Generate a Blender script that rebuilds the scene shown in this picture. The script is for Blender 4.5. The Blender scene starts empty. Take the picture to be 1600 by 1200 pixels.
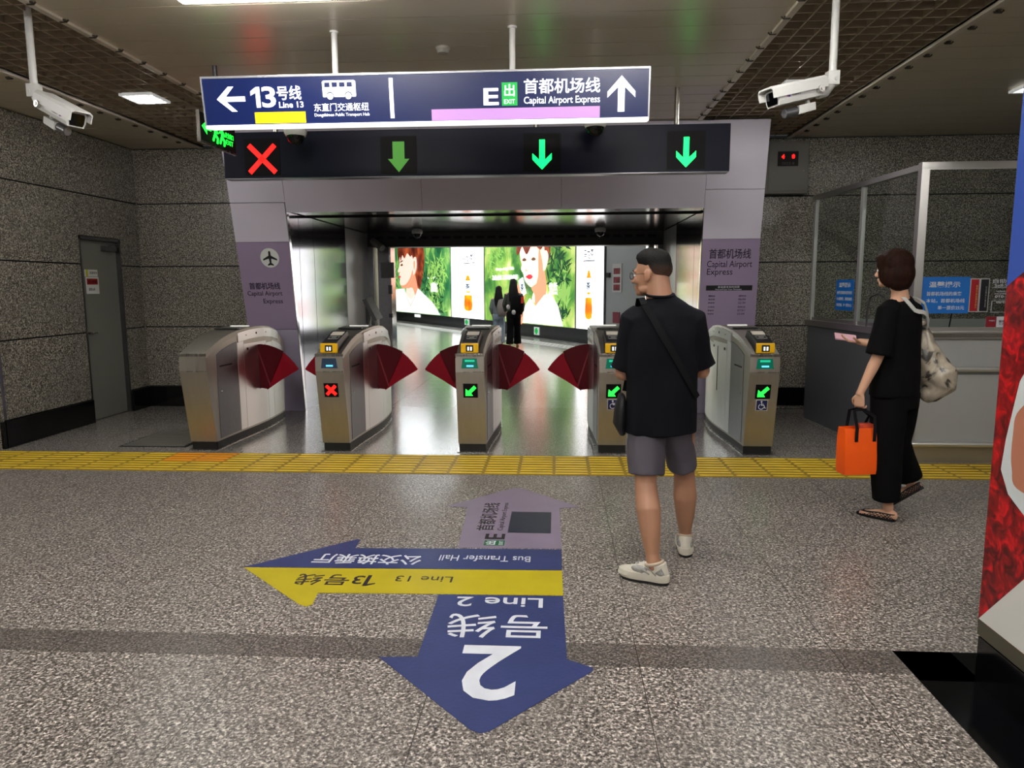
import bpy, bmesh, math, random
from mathutils import Vector, Matrix, Euler, noise as mnoise
random.seed(7)
S = bpy.context.scene
C = bpy.context.collection
PI = math.pi

# ------------------------------------------------------------------ camera, world, exposure
CAM_H, FPX, PITCH, YAW, ROLL = 1.57, 1130.0, math.radians(7.7), math.radians(3.6), math.radians(-0.3)
fwd = Vector((-math.sin(YAW) * math.cos(PITCH), math.cos(YAW) * math.cos(PITCH), -math.sin(PITCH)))
rgt = Vector((math.cos(YAW), math.sin(YAW), 0))
upv = rgt.cross(fwd)
r2 = rgt * math.cos(ROLL) + upv * math.sin(ROLL)
u2 = upv * math.cos(ROLL) - rgt * math.sin(ROLL)
cam_data = bpy.data.cameras.new('camera')
cam_data.sensor_width = 36.0
cam_data.lens = FPX / 1600 * 36.0
cam_data.clip_end = 200
cam = bpy.data.objects.new('camera', cam_data)
C.objects.link(cam)
M3 = Matrix((r2, u2, -fwd)).transposed()
cam.matrix_world = Matrix.Translation((0, 0, CAM_H)) @ M3.to_4x4()
S.camera = cam
W = bpy.data.worlds.new('world'); S.world = W; W.use_nodes = True
W.node_tree.nodes['Background'].inputs[0].default_value = (0.75, 0.78, 0.8, 1)
W.node_tree.nodes['Background'].inputs[1].default_value = 0.05
S.view_settings.view_transform = 'Standard'
S.view_settings.look = 'None'
S.view_settings.gamma = 1
S.view_settings.use_curve_mapping = False
S.view_settings.exposure = 0.0
S.cycles.use_denoising = True
S.cycles.max_bounces = 8
S.cycles.sample_clamp_indirect = 6
LAMP = 47.0        # strength of the ceiling tubes
SPOT = 120.0        # strength of the square downlights
BILL = 2.2         # strength of the lit billboards

# ------------------------------------------------------------------ helpers
def lin(c):
    if isinstance(c, str):
        c = [int(c[i:i+2], 16) / 255 for i in (0, 2, 4)]
    return tuple((x / 12.92 if x <= .04045 else ((x + .055) / 1.055) ** 2.4) for x in c) + (1,)
MATS = {}
def mat(name, col='808080', rough=.5, metal=0., emit=0., spec=.5, aniso=0., coat=0., bump=None, var=None):
    """plain principled material; var=(scale, amount) mottles the colour, bump=(scale, strength) roughens the surface"""
    if name in MATS: return MATS[name]
    m = bpy.data.materials.new(name); m.use_nodes = True
    nt = m.node_tree; b = nt.nodes['Principled BSDF']
    c = lin(col)
    b.inputs['Base Color'].default_value = c
    b.inputs['Roughness'].default_value = rough
    b.inputs['Metallic'].default_value = metal
    b.inputs['Specular IOR Level'].default_value = spec
    b.inputs['Coat Weight'].default_value = coat
    if emit:
        b.inputs['Emission Color'].default_value = c
        b.inputs['Emission Strength'].default_value = emit
    if var or bump:
        tc = nt.nodes.new('ShaderNodeTexCoord')
    if var:
        n = nt.nodes.new('ShaderNodeTexNoise'); n.inputs['Scale'].default_value = var[0]; n.inputs['Detail'].default_value = 6
        mp = nt.nodes.new('ShaderNodeMapping')
        if len(var) > 2: mp.inputs['Scale'].default_value = var[2]
        nt.links.new(tc.outputs['Object'], mp.inputs[0]); nt.links.new(mp.outputs[0], n.inputs['Vector'])
        r = nt.nodes.new('ShaderNodeMapRange'); r.inputs['From Min'].default_value = .3; r.inputs['From Max'].default_value = .7
        r.inputs['To Min'].default_value = 1 - var[1]; r.inputs['To Max'].default_value = 1 + var[1]
        mx = nt.nodes.new('ShaderNodeMix'); mx.data_type = 'RGBA'; mx.blend_type = 'MULTIPLY'; mx.inputs[0].default_value = 1
        mx.inputs[6].default_value = c
        nt.links.new(n.outputs['Fac'], r.inputs['Value'])
        cb = nt.nodes.new('ShaderNodeCombineColor')
        for k in range(3): nt.links.new(r.outputs[0], cb.inputs[k])
        nt.links.new(cb.outputs[0], mx.inputs[7])
        nt.links.new(mx.outputs[2], b.inputs['Base Color'])
        if metal:
            rr = nt.nodes.new('ShaderNodeMapRange'); rr.inputs['To Min'].default_value = rough * .75; rr.inputs['To Max'].default_value = rough * 1.3
            nt.links.new(n.outputs['Fac'], rr.inputs['Value']); nt.links.new(rr.outputs[0], b.inputs['Roughness'])
    if bump:
        n2 = nt.nodes.new('ShaderNodeTexNoise'); n2.inputs['Scale'].default_value = bump[0]; n2.inputs['Detail'].default_value = 4
        nt.links.new(tc.outputs['Object'], n2.inputs['Vector'])
        bp = nt.nodes.new('ShaderNodeBump'); bp.inputs['Strength'].default_value = bump[1]; bp.inputs['Distance'].default_value = .01
        nt.links.new(n2.outputs['Fac'], bp.inputs['Height']); nt.links.new(bp.outputs[0], b.inputs['Normal'])
    MATS[name] = m
    return m

def granite(name, cols, scale=140, rough=.3, joints=None, bump=0., jw=.0025, jcol='2a2622'):
    """speckled stone; joints=(axis, offset, pitch) list draws dark joints between the slabs"""
    m = bpy.data.materials.new(name); m.use_nodes = True
    nt = m.node_tree; b = nt.nodes['Principled BSDF']; L = nt.links.new
    g = nt.nodes.new('ShaderNodeNewGeometry')
    v = nt.nodes.new('ShaderNodeTexVoronoi'); v.inputs['Scale'].default_value = scale; v.feature = 'F1'
    n = nt.nodes.new('ShaderNodeTexNoise'); n.inputs['Scale'].default_value = scale * .55; n.inputs['Detail'].default_value = 3; n.inputs['Roughness'].default_value = .7
    L(g.outputs['Position'], v.inputs['Vector']); L(g.outputs['Position'], n.inputs['Vector'])
    sep = nt.nodes.new('ShaderNodeSeparateColor'); L(v.outputs['Color'], sep.inputs[0])
    a = nt.nodes.new('ShaderNodeMath'); a.operation = 'MULTIPLY_ADD'; a.inputs[1].default_value = .45
    L(sep.outputs[0], a.inputs[0])
    h = nt.nodes.new('ShaderNodeMath'); h.operation = 'MULTIPLY_ADD'; h.inputs[1].default_value = 1.5; h.inputs[2].default_value = -.48
    L(n.outputs['Fac'], h.inputs[0]); L(h.outputs[0], a.inputs[2])
    cr = nt.nodes.new('ShaderNodeValToRGB'); cr.color_ramp.interpolation = 'LINEAR'
    el = cr.color_ramp.elements
    for i, (p, c) in enumerate(cols):
        e = el[i] if i < 2 else el.new(p)
        e.position = p; e.color = lin(c)
    L(a.outputs[0], cr.inputs[0])
    big = nt.nodes.new('ShaderNodeTexNoise'); big.inputs['Scale'].default_value = 1.1; big.inputs['Detail'].default_value = 3
    L(g.outputs['Position'], big.inputs['Vector'])
    mr = nt.nodes.new('ShaderNodeMapRange'); mr.inputs['To Min'].default_value = .86; mr.inputs['To Max'].default_value = 1.12
    L(big.outputs['Fac'], mr.inputs['Value'])
    vm = nt.nodes.new('ShaderNodeVectorMath'); vm.operation = 'SCALE'
    L(cr.outputs[0], vm.inputs[0]); L(mr.outputs[0], vm.inputs['Scale'])
    col = vm.outputs[0]
    if joints:
        xyz = nt.nodes.new('ShaderNodeSeparateXYZ'); L(g.outputs['Position'], xyz.inputs[0])
        acc = None
        for ax, off, pitch in joints:
            s1 = nt.nodes.new('ShaderNodeMath'); s1.operation = 'SUBTRACT'; s1.inputs[1].default_value = off - pitch / 2
            L(xyz.outputs['XYZ'.index(ax)], s1.inputs[0])
            s2 = nt.nodes.new('ShaderNodeMath'); s2.operation = 'FLOORED_MODULO'; s2.inputs[1].default_value = pitch; L(s1.outputs[0], s2.inputs[0])
            s3 = nt.nodes.new('ShaderNodeMath'); s3.operation = 'SUBTRACT'; s3.inputs[1].default_value = pitch / 2; L(s2.outputs[0], s3.inputs[0])
            s4 = nt.nodes.new('ShaderNodeMath'); s4.operation = 'ABSOLUTE'; L(s3.outputs[0], s4.inputs[0])
            s5 = nt.nodes.new('ShaderNodeMath'); s5.operation = 'LESS_THAN'; s5.inputs[1].default_value = jw; L(s4.outputs[0], s5.inputs[0])
            if acc is None: acc = s5.outputs[0]
            else:
                mxx = nt.nodes.new('ShaderNodeMath'); mxx.operation = 'MAXIMUM'; L(acc, mxx.inputs[0]); L(s5.outputs[0], mxx.inputs[1]); acc = mxx.outputs[0]
        mx = nt.nodes.new('ShaderNodeMix'); mx.data_type = 'RGBA'
        L(acc, mx.inputs[0]); L(col, mx.inputs[6]); mx.inputs[7].default_value = lin(jcol)
        col = mx.outputs[2]
    L(col, b.inputs['Base Color'])
    b.inputs['Roughness'].default_value = rough
    if bump:
        bp = nt.nodes.new('ShaderNodeBump'); bp.inputs['Strength'].default_value = bump; bp.inputs['Distance'].default_value = .002
        L(a.outputs[0], bp.inputs['Height']); L(bp.outputs[0], b.inputs['Normal'])
    MATS[name] = m
    return m

def offset_of(o):
    v = Vector((0, 0, 0))
    while o is not None:
        v += o.location; o = o.parent
    return v

class B:
    """collects shapes and links them as one mesh object; faces may carry a slot number"""
    def __init__(s): s.bm = bmesh.new(); s.slot = 0
    def _f(s, vs):
        try:
            f = s.bm.faces.new(vs); f.material_index = s.slot; return f
        except ValueError: return None
    def box(s, x0, x1, y0, y1, z0, z1, bev=0.):
        v = [s.bm.verts.new(p) for p in ((x0,y0,z0),(x1,y0,z0),(x1,y1,z0),(x0,y1,z0),(x0,y0,z1),(x1,y0,z1),(x1,y1,z1),(x0,y1,z1))]
        fs = [s._f([v[i] for i in q]) for q in ((3,2,1,0),(4,5,6,7),(0,1,5,4),(1,2,6,5),(2,3,7,6),(3,0,4,7))]
        if bev:
            es = list({e for f in fs for e in f.edges})
            bmesh.ops.bevel(s.bm, geom=es, offset=bev, segments=2, profile=.7, affect='EDGES', clamp_overlap=True)
        return s
    def hexa(s, p):
        v = [s.bm.verts.new(q) for q in p]
        for q in ((3,2,1,0),(4,5,6,7),(0,1,5,4),(1,2,6,5),(2,3,7,6),(3,0,4,7)): s._f([v[i] for i in q])
        return s
    def prism(s, pts, O, U, V, t, holes=None):
        """polygon pts in the plane (O, U, V), thickness t along U x V (starting at the plane going back)"""
        U = Vector(U); V = Vector(V); N = U.cross(V).normalized(); O = Vector(O)
        a = [s.bm.verts.new(O + U * x + V * y) for x, y in pts]
        b = [s.bm.verts.new(O + U * x + V * y - N * t) for x, y in pts]
        n = len(pts)
        s._f(a); s._f(b[::-1])
        for i in range(n): s._f([a[i], b[i], b[(i+1) % n], a[(i+1) % n]])
        return s
    def quad(s, a, b, c, d):
        s._f([s.bm.verts.new(p) for p in (a, b, c, d)]); return s
    def tube(s, pts, r, seg=12, cap=True, squash=None):
        """round tube along pts; r a number or a list"""
        pts = [Vector(p) for p in pts]; rings = []
        n = len(pts)
        prev = None
        for i, p in enumerate(pts):
            t = (pts[min(i+1, n-1)] - pts[max(i-1, 0)]).normalized()
            if prev is None:
                ref = Vector((0, 0, 1)) if abs(t.z) < .9 else Vector((1, 0, 0))
                a = t.cross(ref).normalized()
            else:
                a = (prev - t * prev.dot(t)).normalized()
            prev = a; b = t.cross(a)
            rr = r[i] if isinstance(r, (list, tuple)) else r
            ra, rb = (rr, rr) if not isinstance(rr, tuple) else rr
            rings.append([s.bm.verts.new(p + a * (math.cos(k*2*PI/seg) * ra) + b * (math.sin(k*2*PI/seg) * rb)) for k in range(seg)])
        for i in range(n-1):
            for k in range(seg):
                s._f([rings[i][k], rings[i][(k+1) % seg], rings[i+1][(k+1) % seg], rings[i+1][k]])
        if cap: s._f(rings[0][::-1]); s._f(rings[-1])
        return s
    def cyl(s, p0, p1, r, seg=16): return s.tube([p0, p1], r, seg)
    def disc(s, c, U, V, r, t=.002, seg=32):
        return s.prism([(r*math.cos(k*2*PI/seg), r*math.sin(k*2*PI/seg)) for k in range(seg)], c, U, V, t)
    def lathe(s, c, prof, seg=24):
        """prof: (r, z) pairs about the vertical through c"""
        c = Vector(c); rings = []
        for r, z in prof:
            rings.append([s.bm.verts.new(c + Vector((max(r, 1e-4)*math.cos(k*2*PI/seg), max(r, 1e-4)*math.sin(k*2*PI/seg), z))) for k in range(seg)])
        for i in range(len(rings)-1):
            for k in range(seg): s._f([rings[i][k], rings[i][(k+1)%seg], rings[i+1][(k+1)%seg], rings[i+1][k]])
        s._f(rings[0][::-1]); s._f(rings[-1])
        return s
    def ell(s, c, r, axes=None, seg=20, rings=12):
        c = Vector(c); ax = axes or (Vector((1,0,0)), Vector((0,1,0)), Vector((0,0,1)))
        rr = []
        for i in range(1, rings):
            th = PI * i / rings
            rr.append([s.bm.verts.new(c + ax[0]*(r[0]*math.sin(th)*math.cos(k*2*PI/seg)) + ax[1]*(r[1]*math.sin(th)*math.sin(k*2*PI/seg)) - ax[2]*(r[2]*math.cos(th))) for k in range(seg)])
        b = s.bm.verts.new(c - ax[2]*r[2]); t = s.bm.verts.new(c + ax[2]*r[2])
        for k in range(seg):
            s._f([b, rr[0][(k+1)%seg], rr[0][k]]); s._f([t, rr[-1][k], rr[-1][(k+1)%seg]])
        for i in range(len(rr)-1):
            for k in range(seg): s._f([rr[i][k], rr[i][(k+1)%seg], rr[i+1][(k+1)%seg], rr[i+1][k]])
        return s
    def obj(s, name, m, parent=None, world=True, smooth=False, recalc=True):
        if recalc: bmesh.ops.recalc_face_normals(s.bm, faces=s.bm.faces)
        me = bpy.data.meshes.new(name)
        if parent is not None and world:
            off = offset_of(parent)
            for v in s.bm.verts: v.co -= off
        s.bm.to_mesh(me); s.bm.free()
        for mm in (m if isinstance(m, (list, tuple)) else [m]): me.materials.append(mm)
        if smooth:
            me.shade_smooth()
            if smooth != 'all': me.set_sharp_from_angle(angle=math.radians(38))
        o = bpy.data.objects.new(name, me); C.objects.link(o)
        if parent is not None: o.parent = parent
        return o

def thing(name, label, cat, loc=(0, 0, 0), group=None):
    o = bpy.data.objects.new(name, None); C.objects.link(o); o.empty_display_size = .1
    o.location = loc; o['label'] = label; o['category'] = cat
    if group: o['group'] = group
    return o
def tag(o, label, cat, group=None):
    o['label'] = label; o['category'] = cat
    if group: o['group'] = group
    return o
def struct(o): o['kind'] = 'structure'; return o
def part_label(o, s): o['label'] = s; return o

def text(s, c, U, V, w, h, m, parent, name='lettering', bold=0., world=True, t=.0015, shear=0.):
    """lettering fitted to a box w x h centred on c in the plane (U, V)"""
    cu = bpy.data.curves.new('t', 'FONT'); cu.body = s; cu.size = 1; cu.offset = bold; cu.resolution_u = 3; cu.extrude = .004
    if '\n' in s: cu.space_line = .95
    to = bpy.data.objects.new('t', cu); C.objects.link(to)
    dg = bpy.context.evaluated_depsgraph_get()
    me = bpy.data.meshes.new_from_object(to.evaluated_get(dg))
    bpy.data.objects.remove(to); bpy.data.curves.remove(cu)
    xs = [v.co.x for v in me.vertices]; ys = [v.co.y for v in me.vertices]
    if not xs: return None
    x0, x1, y0, y1 = min(xs), max(xs), min(ys), max(ys)
    U = Vector(U).normalized(); V = Vector(V).normalized(); N = U.cross(V); c = Vector(c)
    if parent is not None and world: c = c - offset_of(parent)
    sx = w / (x1 - x0) if w else h / (y1 - y0)
    sy = h / (y1 - y0)
    for v in me.vertices:
        a = (v.co.x - (x0 + x1) / 2) * sx; b = (v.co.y - (y0 + y1) / 2) * sy
        a += shear * b
        v.co = c + U * a + V * b + N * (t if v.co.z > 0 else -.0005)
    me.name = name; me.materials.clear(); me.materials.append(m)
    o = bpy.data.objects.new(name, me); C.objects.link(o)
    if parent is not None: o.parent = parent
    return o

def copy_tree(o, parent=None):
    c = o.copy(); C.objects.link(c); c.parent = parent
    for ch in list(o.children): copy_tree(ch, c)
    return c
X_, Y_, Z_ = (1,0,0), (0,1,0), (0,0,1)
ARROW_UP = [(-.5,.08),(0,.62),(.5,.08),(.5,-.12),(.12,.24),(.12,-.6),(-.12,-.6),(-.12,.24),(-.5,-.12)]

# ------------------------------------------------------------------ materials
steel = mat('brushed_steel', 'aaa79f', .27, 1., var=(30, .06, (1, 1, .06)))
steel_warm = mat('brushed_steel_face', 'b4afa5', .4, 1., var=(30, .05, (1, 1, .06)))
steel_plain = mat('booth_steel', 'd4d2ce', .36, 1.)
steel_dark = mat('dark_steel', '77777a', .33, 1., var=(20, .08))
mirror = mat('polished_steel', 'a9a8b2', .12, 1.)
chrome = mat('chrome', 'd8d8da', .12, 1.)
black_plastic = mat('black_plastic', '151516', .35)
black_matt = mat('black_matt', '0c0c0d', .7)
black_stone = mat('black_stone', '08090b', .12, spec=.6)
white_paint = mat('white_paint', 'd6d6d2', .35)
grey_paint = mat('grey_paint', '8a8b88', .45)
grey_dark = mat('dark_grey_paint', '3c3d3e', .5)
granite_wall = granite('wall_granite', [(.15, '151512'), (.40, '56534b'), (.58, '8d887c'), (.85, 'd0cabb')], 130, .28)
granite_floor = granite('floor_granite', [(.12, '1c1a18'), (.38, '59534e'), (.6, '8b847d'), (.88, 'e0d9d0')], 125, .33,
                        joints=[('X', -1.345, .8455), ('Y', 3.037, 1.69)], jw=.0018, jcol='2c2824')
granite_dark = granite('floor_granite_dark', [(.08, '221f1d'), (.38, '47423e'), (.6, '68625d'), (.92, '989189')], 150, .3,
                       joints=[('X', -1.345, .8455)], jw=.0022)
granite_gate = granite('gate_floor_granite', [(.08, '2c2927'), (.38, '6a655f'), (.6, '95908a'), (.92, 'd4cec6')], 150, .17,
                       joints=[('X', -1.345, .8455), ('Y', 7.1, .62)], jw=.003, jcol='24211e')
granite_hall = granite('hall_floor_granite', [(.08, '6e6f6c'), (.4, '999a97'), (.62, 'b0b1ae'), (.92, 'd0d1cd')], 110, .16,
                       joints=[('X', -1.345, .8455), ('Y', 9.2, .9)], jw=.004)
ceil_panel = mat('ceiling_panel', 'c9c0ab', .3, .12, var=(.8, .05))
ceil_trim = mat('ceiling_edge', 'd0c8b8', .35, .1)
grille_mat = mat('grille_blade', 'a89a84', .5)
plenum = mat('plenum_black', '17150f', .9)
lamp_emit = mat('lamp_diffuser', 'fffcf8', .5, emit=LAMP)
spot_emit = mat('downlight_glow', 'fffdf6', .5, emit=SPOT)
lilac = mat('lilac_panel', 'cbc5d3', .32, var=(1.2, .03))
violet = mat('violet_film', '94839e', .35, var=(1.5, .05))
lilac_low = mat('violet_grey_panel', 'a098ac', .34, var=(1.5, .04))
ink = mat('dark_violet_ink', '1c1430', .5)
navy_board = mat('navy_board', '060c24', .45, spec=.25)
navy_lit = mat('navy_sign_face', '0d1b4a', .25, emit=.45)
white_lit = mat('lit_white_lettering', 'f4f6ff', .4, emit=1.05)
strip_lit = mat('lit_edge', 'ffffff', .4, emit=1.3)
yellow_lit = mat('lit_yellow', 'ffd800', .4, emit=.95)
lilac_lit = mat('lit_lilac', 'b98aca', .4, emit=.62)
green_lit = mat('lit_green_exit', '0a9a3c', .4, emit=.95)
led_red = mat('led_red', 'ff1410', .4, emit=3.2)
led_green = mat('led_green', '0cff6a', .4, emit=2.4)
led_green2 = mat('led_lime', '22f040', .4, emit=2.2)
led_green_dim = mat('led_green_dim', '3c8a1e', .4, emit=.8)
led_case = mat('led_window', '060508', .5, spec=.2)
yellow_tile = mat('yellow_tactile', '9a7e1c', .5, var=(6, .15)); yellow_bar = mat('yellow_tactile_bar', 'd9b936', .38, var=(6, .1)); orange_bar = mat('orange_tactile_bar', 'e89a1c', .4)
orange_tile = mat('orange_tactile', 'c07c10', .5)
blue_film = mat('blue_floor_film', '2f3968', .36, var=(4, .1), bump=(60, .08))
yellow_film = mat('yellow_floor_film', 'b5a612', .38, var=(4, .08))
violet_film = mat('violet_floor_film', '83778c', .36, var=(4, .07))
film_white = mat('white_floor_print', 'd2d6de', .4, var=(9, .08))
film_black = mat('black_floor_print', '201c22', .4)
film_patch = mat('dark_floor_patch', '28303f', .3, var=(30, .15))
film_green = mat('green_floor_print', '16633c', .4)
flap_red = mat('flap_red', '82051a', .5, spec=.15)
flap_dark = mat('flap_dark_red', '4c040f', .5, spec=.15)
reader_yellow = mat('reader_yellow', 'e8b404', .35)
rubber = mat('black_rubber', '0a0a0a', .5)

def glass_mat(name, tint='c8d0cc', refl=.16):
    m = bpy.data.materials.new(name); m.use_nodes = True; nt = m.node_tree; nt.nodes.clear()
    out = nt.nodes.new('ShaderNodeOutputMaterial'); mix = nt.nodes.new('ShaderNodeMixShader')
    tr = nt.nodes.new('ShaderNodeBsdfTransparent'); gl = nt.nodes.new('ShaderNodeBsdfGlossy'); lw = nt.nodes.new('ShaderNodeLayerWeight')
    tr.inputs[0].default_value = lin(tint); gl.inputs['Roughness'].default_value = .01
    lw.inputs['Blend'].default_value = refl
    ge = nt.nodes.new('ShaderNodeNewGeometry'); iv = nt.nodes.new('ShaderNodeMath'); iv.operation = 'SUBTRACT'; iv.inputs[0].default_value = 1
    mu = nt.nodes.new('ShaderNodeMath'); mu.operation = 'MULTIPLY'; nt.links.new(ge.outputs['Backfacing'], iv.inputs[1]); nt.links.new(iv.outputs[0], mu.inputs[0]); nt.links.new(lw.outputs['Fresnel'], mu.inputs[1])
    nt.links.new(mu.outputs[0], mix.inputs[0]); nt.links.new(tr.outputs[0], mix.inputs[1]); nt.links.new(gl.outputs[0], mix.inputs[2])
    nt.links.new(mix.outputs[0], out.inputs[0]); return m
glass = glass_mat('booth_glass', 'f5f8f6', .22)

# ------------------------------------------------------------------ the room
XL, XR, YB, YF, ZC = -5.46, 7.2, 9.3, -7.0, 3.34
b = B(); b.box(-9, XR, YF, 6.59, -.1, 0); struct(b.obj('floor', granite_floor))
b = B(); b.box(-9, XR, 6.59, 9.3, -.1, 0); struct(b.obj('floor_gates', granite_gate))
b = B(); b.box(-14, 8, 9.3, 42, -.1, 0); struct(b.obj('floor_hall', granite_hall))
b = B(); b.box(-9, 1.448, 2.85, 3.037, 0, .0008); struct(b.obj('floor_band', granite_dark))
b = B(); b.box(1.448, 1.69, 1.2, 3.037, 0, .0012); b.box(1.448, 4.6, 2.8, 3.037, 0, .0012); struct(b.obj('floor_border', black_stone))

def slab_wall(name, x0, x1, y0, y1, z0, z1, seams, axis, joints, m=granite_wall):
    """stone cladding in courses with open dark seams; axis = the long direction"""
    b = B(); zs = [z0] + seams + [z1]
    g = .008
    for i in range(len(zs) - 1):
        a0 = x0 if axis == 'x' else y0; a1 = x1 if axis == 'x' else y1
        cuts = [a0] + [j for j in joints if a0 < j < a1] + [a1]
        for k in range(len(cuts) - 1):
            c0, c1 = cuts[k] + .0012, cuts[k+1] - .0012
            if axis == 'x': b.box(c0, c1, y0, y1, zs[i] + g, zs[i+1] - g)
            else: b.box(x0, x1, c0, c1, zs[i] + g, zs[i+1] - g)
    b.slot = 1
    e = .012
    if axis == 'x': b.box(x0, x1, y0 + e, y1 + e, z0, z1)
    else:
        s = -1 if x0 < 0 else 1
        b.box(x0 + s*e, x1 + s*e, y0, y1, z0, z1)
    return struct(b.obj(name, [m, black_matt]))
SEAMS = [.27, 1.06, 1.85, 2.65]
slab_wall('wall_left', XL - .12, XL, 6.72, 8.08, 0, ZC, SEAMS, 'y', [7.15])
slab_wall('wall_left_corner', XL - .12, XL, 8.87, YB, 0, ZC, SEAMS, 'y', [9.06])
slab_wall('wall_left_lintel', XL - .12, XL, 8.08, 8.87, 2.17, ZC, [2.65], 'y', [])
b = B(); b.box(-9, XL - .0, 6.60, 6.72, 0, ZC); struct(b.obj('wall_left_return', granite_wall))
slab_wall('wall_back_left', XL, -3.3, YB, YB + .15, 0, ZC, SEAMS, 'x', [-4.75, -4.3])
slab_wall('wall_back_right', 1.85, XR, YB, YB + .15, 0, ZC, SEAMS, 'x', [2.7, 3.95, 5.2, 6.45])
b = B(); b.box(-3.3, 1.85, YB, YB + .15, 2.52, ZC); struct(b.obj('wall_back_over_passage', granite_wall))
b = B(); b.box(XR, XR + .15, YF, YB, 0, ZC); struct(b.obj('wall_right', granite_wall))
b = B(); b.box(-9.15, -9, YF, 6.72, 0, ZC); struct(b.obj('wall_far_left', granite_wall))
b = B(); b.box(-9, XR, YF - .15, YF, 0, ZC); struct(b.obj('wall_behind', granite_wall))
# skirting
b = B(); b.box(XL, XL + .03, 6.69, 8.08, 0, .27, .004); b.box(XL - .1, XL + .03, 6.66, 6.71, 0, .27, .004); b.box(XL, XL + .03, 8.87, YB - .03, 0, .27, .004); struct(b.obj('baseboard_left', black_stone))
b = B(); b.box(XL, -3.95, YB - .03, YB, 0, .27, .004); b.box(2.3, XR, YB - .03, YB, .05, .28, .004); struct(b.obj('baseboard_back', black_stone))
# steel corner guard at the left wall end
b = B(); b.box(XL - .03, XL + .006, 6.712, 6.75, .29, 1.05, .002); struct(b.obj('trim_corner', chrome))

# side door in the left wall
d = thing('door_1', 'grey steel service door with small notices in the left granite wall', 'door', (XL - .05, 8.475, 0)); d['kind'] = 'structure'
b = B(); b.box(XL - .09, XL - .05, 8.10, 8.85, .01, 2.13); b.obj('door_leaf', mat('door_grey', '77786f', .45, var=(2, .04)), d)
b = B(); b.box(XL - .11, XL + .004, 8.08, 8.105, 0, 2.17); b.box(XL - .11, XL + .004, 8.845, 8.87, 0, 2.17); b.box(XL - .11, XL + .004, 8.08, 8.87, 2.135, 2.17); b.obj('door_frame', steel_dark, d)
b = B(); b.cyl((XL - .05, 8.16, 1.05), (XL + .01, 8.16, 1.05), .012); b.cyl((XL + .01, 8.155, 1.05), (XL + .01, 8.28, 1.05), .009); b.obj('door_handle', steel, d)
b = B(); b.box(XL - .05, XL + .01, 8.55, 8.78, 2.02, 2.08, .004); b.cyl((XL - .02, 8.6, 2.07), (XL + .03, 8.8, 2.12), .006); b.obj('door_closer', steel_dark, d)
b = B(); b.box(XL - .05, XL - .047, 8.21, 8.45, 1.71, 1.79); s = b.obj('notice', mat('notice_white', 'd6d8d0', .5), d)
b = B(); b.box(XL - .047, XL - .046, 8.235, 8.27, 1.71, 1.79); b.obj('notice_stripe', mat('notice_yellow', 'c8c81c', .5), s)
text('注意安全', (XL - .047, 8.37, 1.755), (0,1,0), Z_, .14, .03, ink, s)
b = B(); b.box(XL - .05, XL - .047, 8.22, 8.46, 1.505, 1.705); s = b.obj('notice', MATS['notice_white'], d)
b = B(); b.box(XL - .047, XL - .046, 8.24, 8.44, 1.615, 1.685); b.obj('notice_band', mat('notice_red', '9c1418', .5), s)
text('禁止吸烟', (XL - .046, 8.34, 1.65), (0,1,0), Z_, .16, .04, mat('print_dark', '2a0a0a', .5), s)
text('请勿入内', (XL - .047, 8.32, 1.56), (0,1,0), Z_, .11, .035, ink, s)

# ------------------------------------------------------------------ ceiling
b = B()
pitch = .305
def ceiling_panels(b, x0, x1, y0, y1):
    n = int(round((y1 - y0) / pitch))
    for i in range(n):
        a = y1 - (i + 1) * pitch; e = y1 - i * pitch
        b.box(x0, x1, a + .0025, e - .0025, ZC, ZC + .03, .004)
    b.box(x0, x1, y0, y1, ZC + .012, ZC + .04)
ceiling_panels(b, -3.31, 1.545, YF, 9.3); struct(b.obj('ceiling', ceil_panel))
b = B(); ceiling_panels(b, 2.78, XR, YF, 9.3); struct(b.obj('ceiling_right', ceil_panel))
b = B(); ceiling_panels(b, -9, -4.52, YF, 9.3); struct(b.obj('ceiling_left', ceil_panel))
for nm, x0, x1 in (('left', -4.52, -3.31), ('right', 1.545, 2.78)):
    b = B()
    n = 8; st = (x1 - x0) / n
    for i in range(n + 1): b.box(x0 + i*st - .005, x0 + i*st + .005, 1.5, 9.28, ZC + .02, ZC + .11)
    k = 0
    while 1.5 + k * st < 9.28:
        y = 1.5 + k * st; b.box(x0, x1, y - .005, y + .005, ZC + .02, ZC + .11); k += 1
    o = b.obj('ceiling_grille_' + nm, grille_mat); struct(o)
    b = B(); b.box(x0 - .1, x1 + .1, YF, 9.3, ZC + .5, ZC + .52)
    b.box(x0 - .03, x0 - .01, YF, 9.3, ZC + .04, ZC + .5); b.box(x1 + .01, x1 + .03, YF, 9.3, ZC + .04, ZC + .5)
    struct(b.obj('ceiling_void_' + nm, plenum))
    b = B()
    for xx, sgn in ((x0, -1), (x1, 1)):
        w = .045
        b.box(min(xx, xx + sgn*w), max(xx, xx + sgn*w), YF, 9.3, ZC - .018, ZC + .12, .004)
    struct(b.obj('trim_ceiling_' + nm, ceil_trim))
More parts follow.
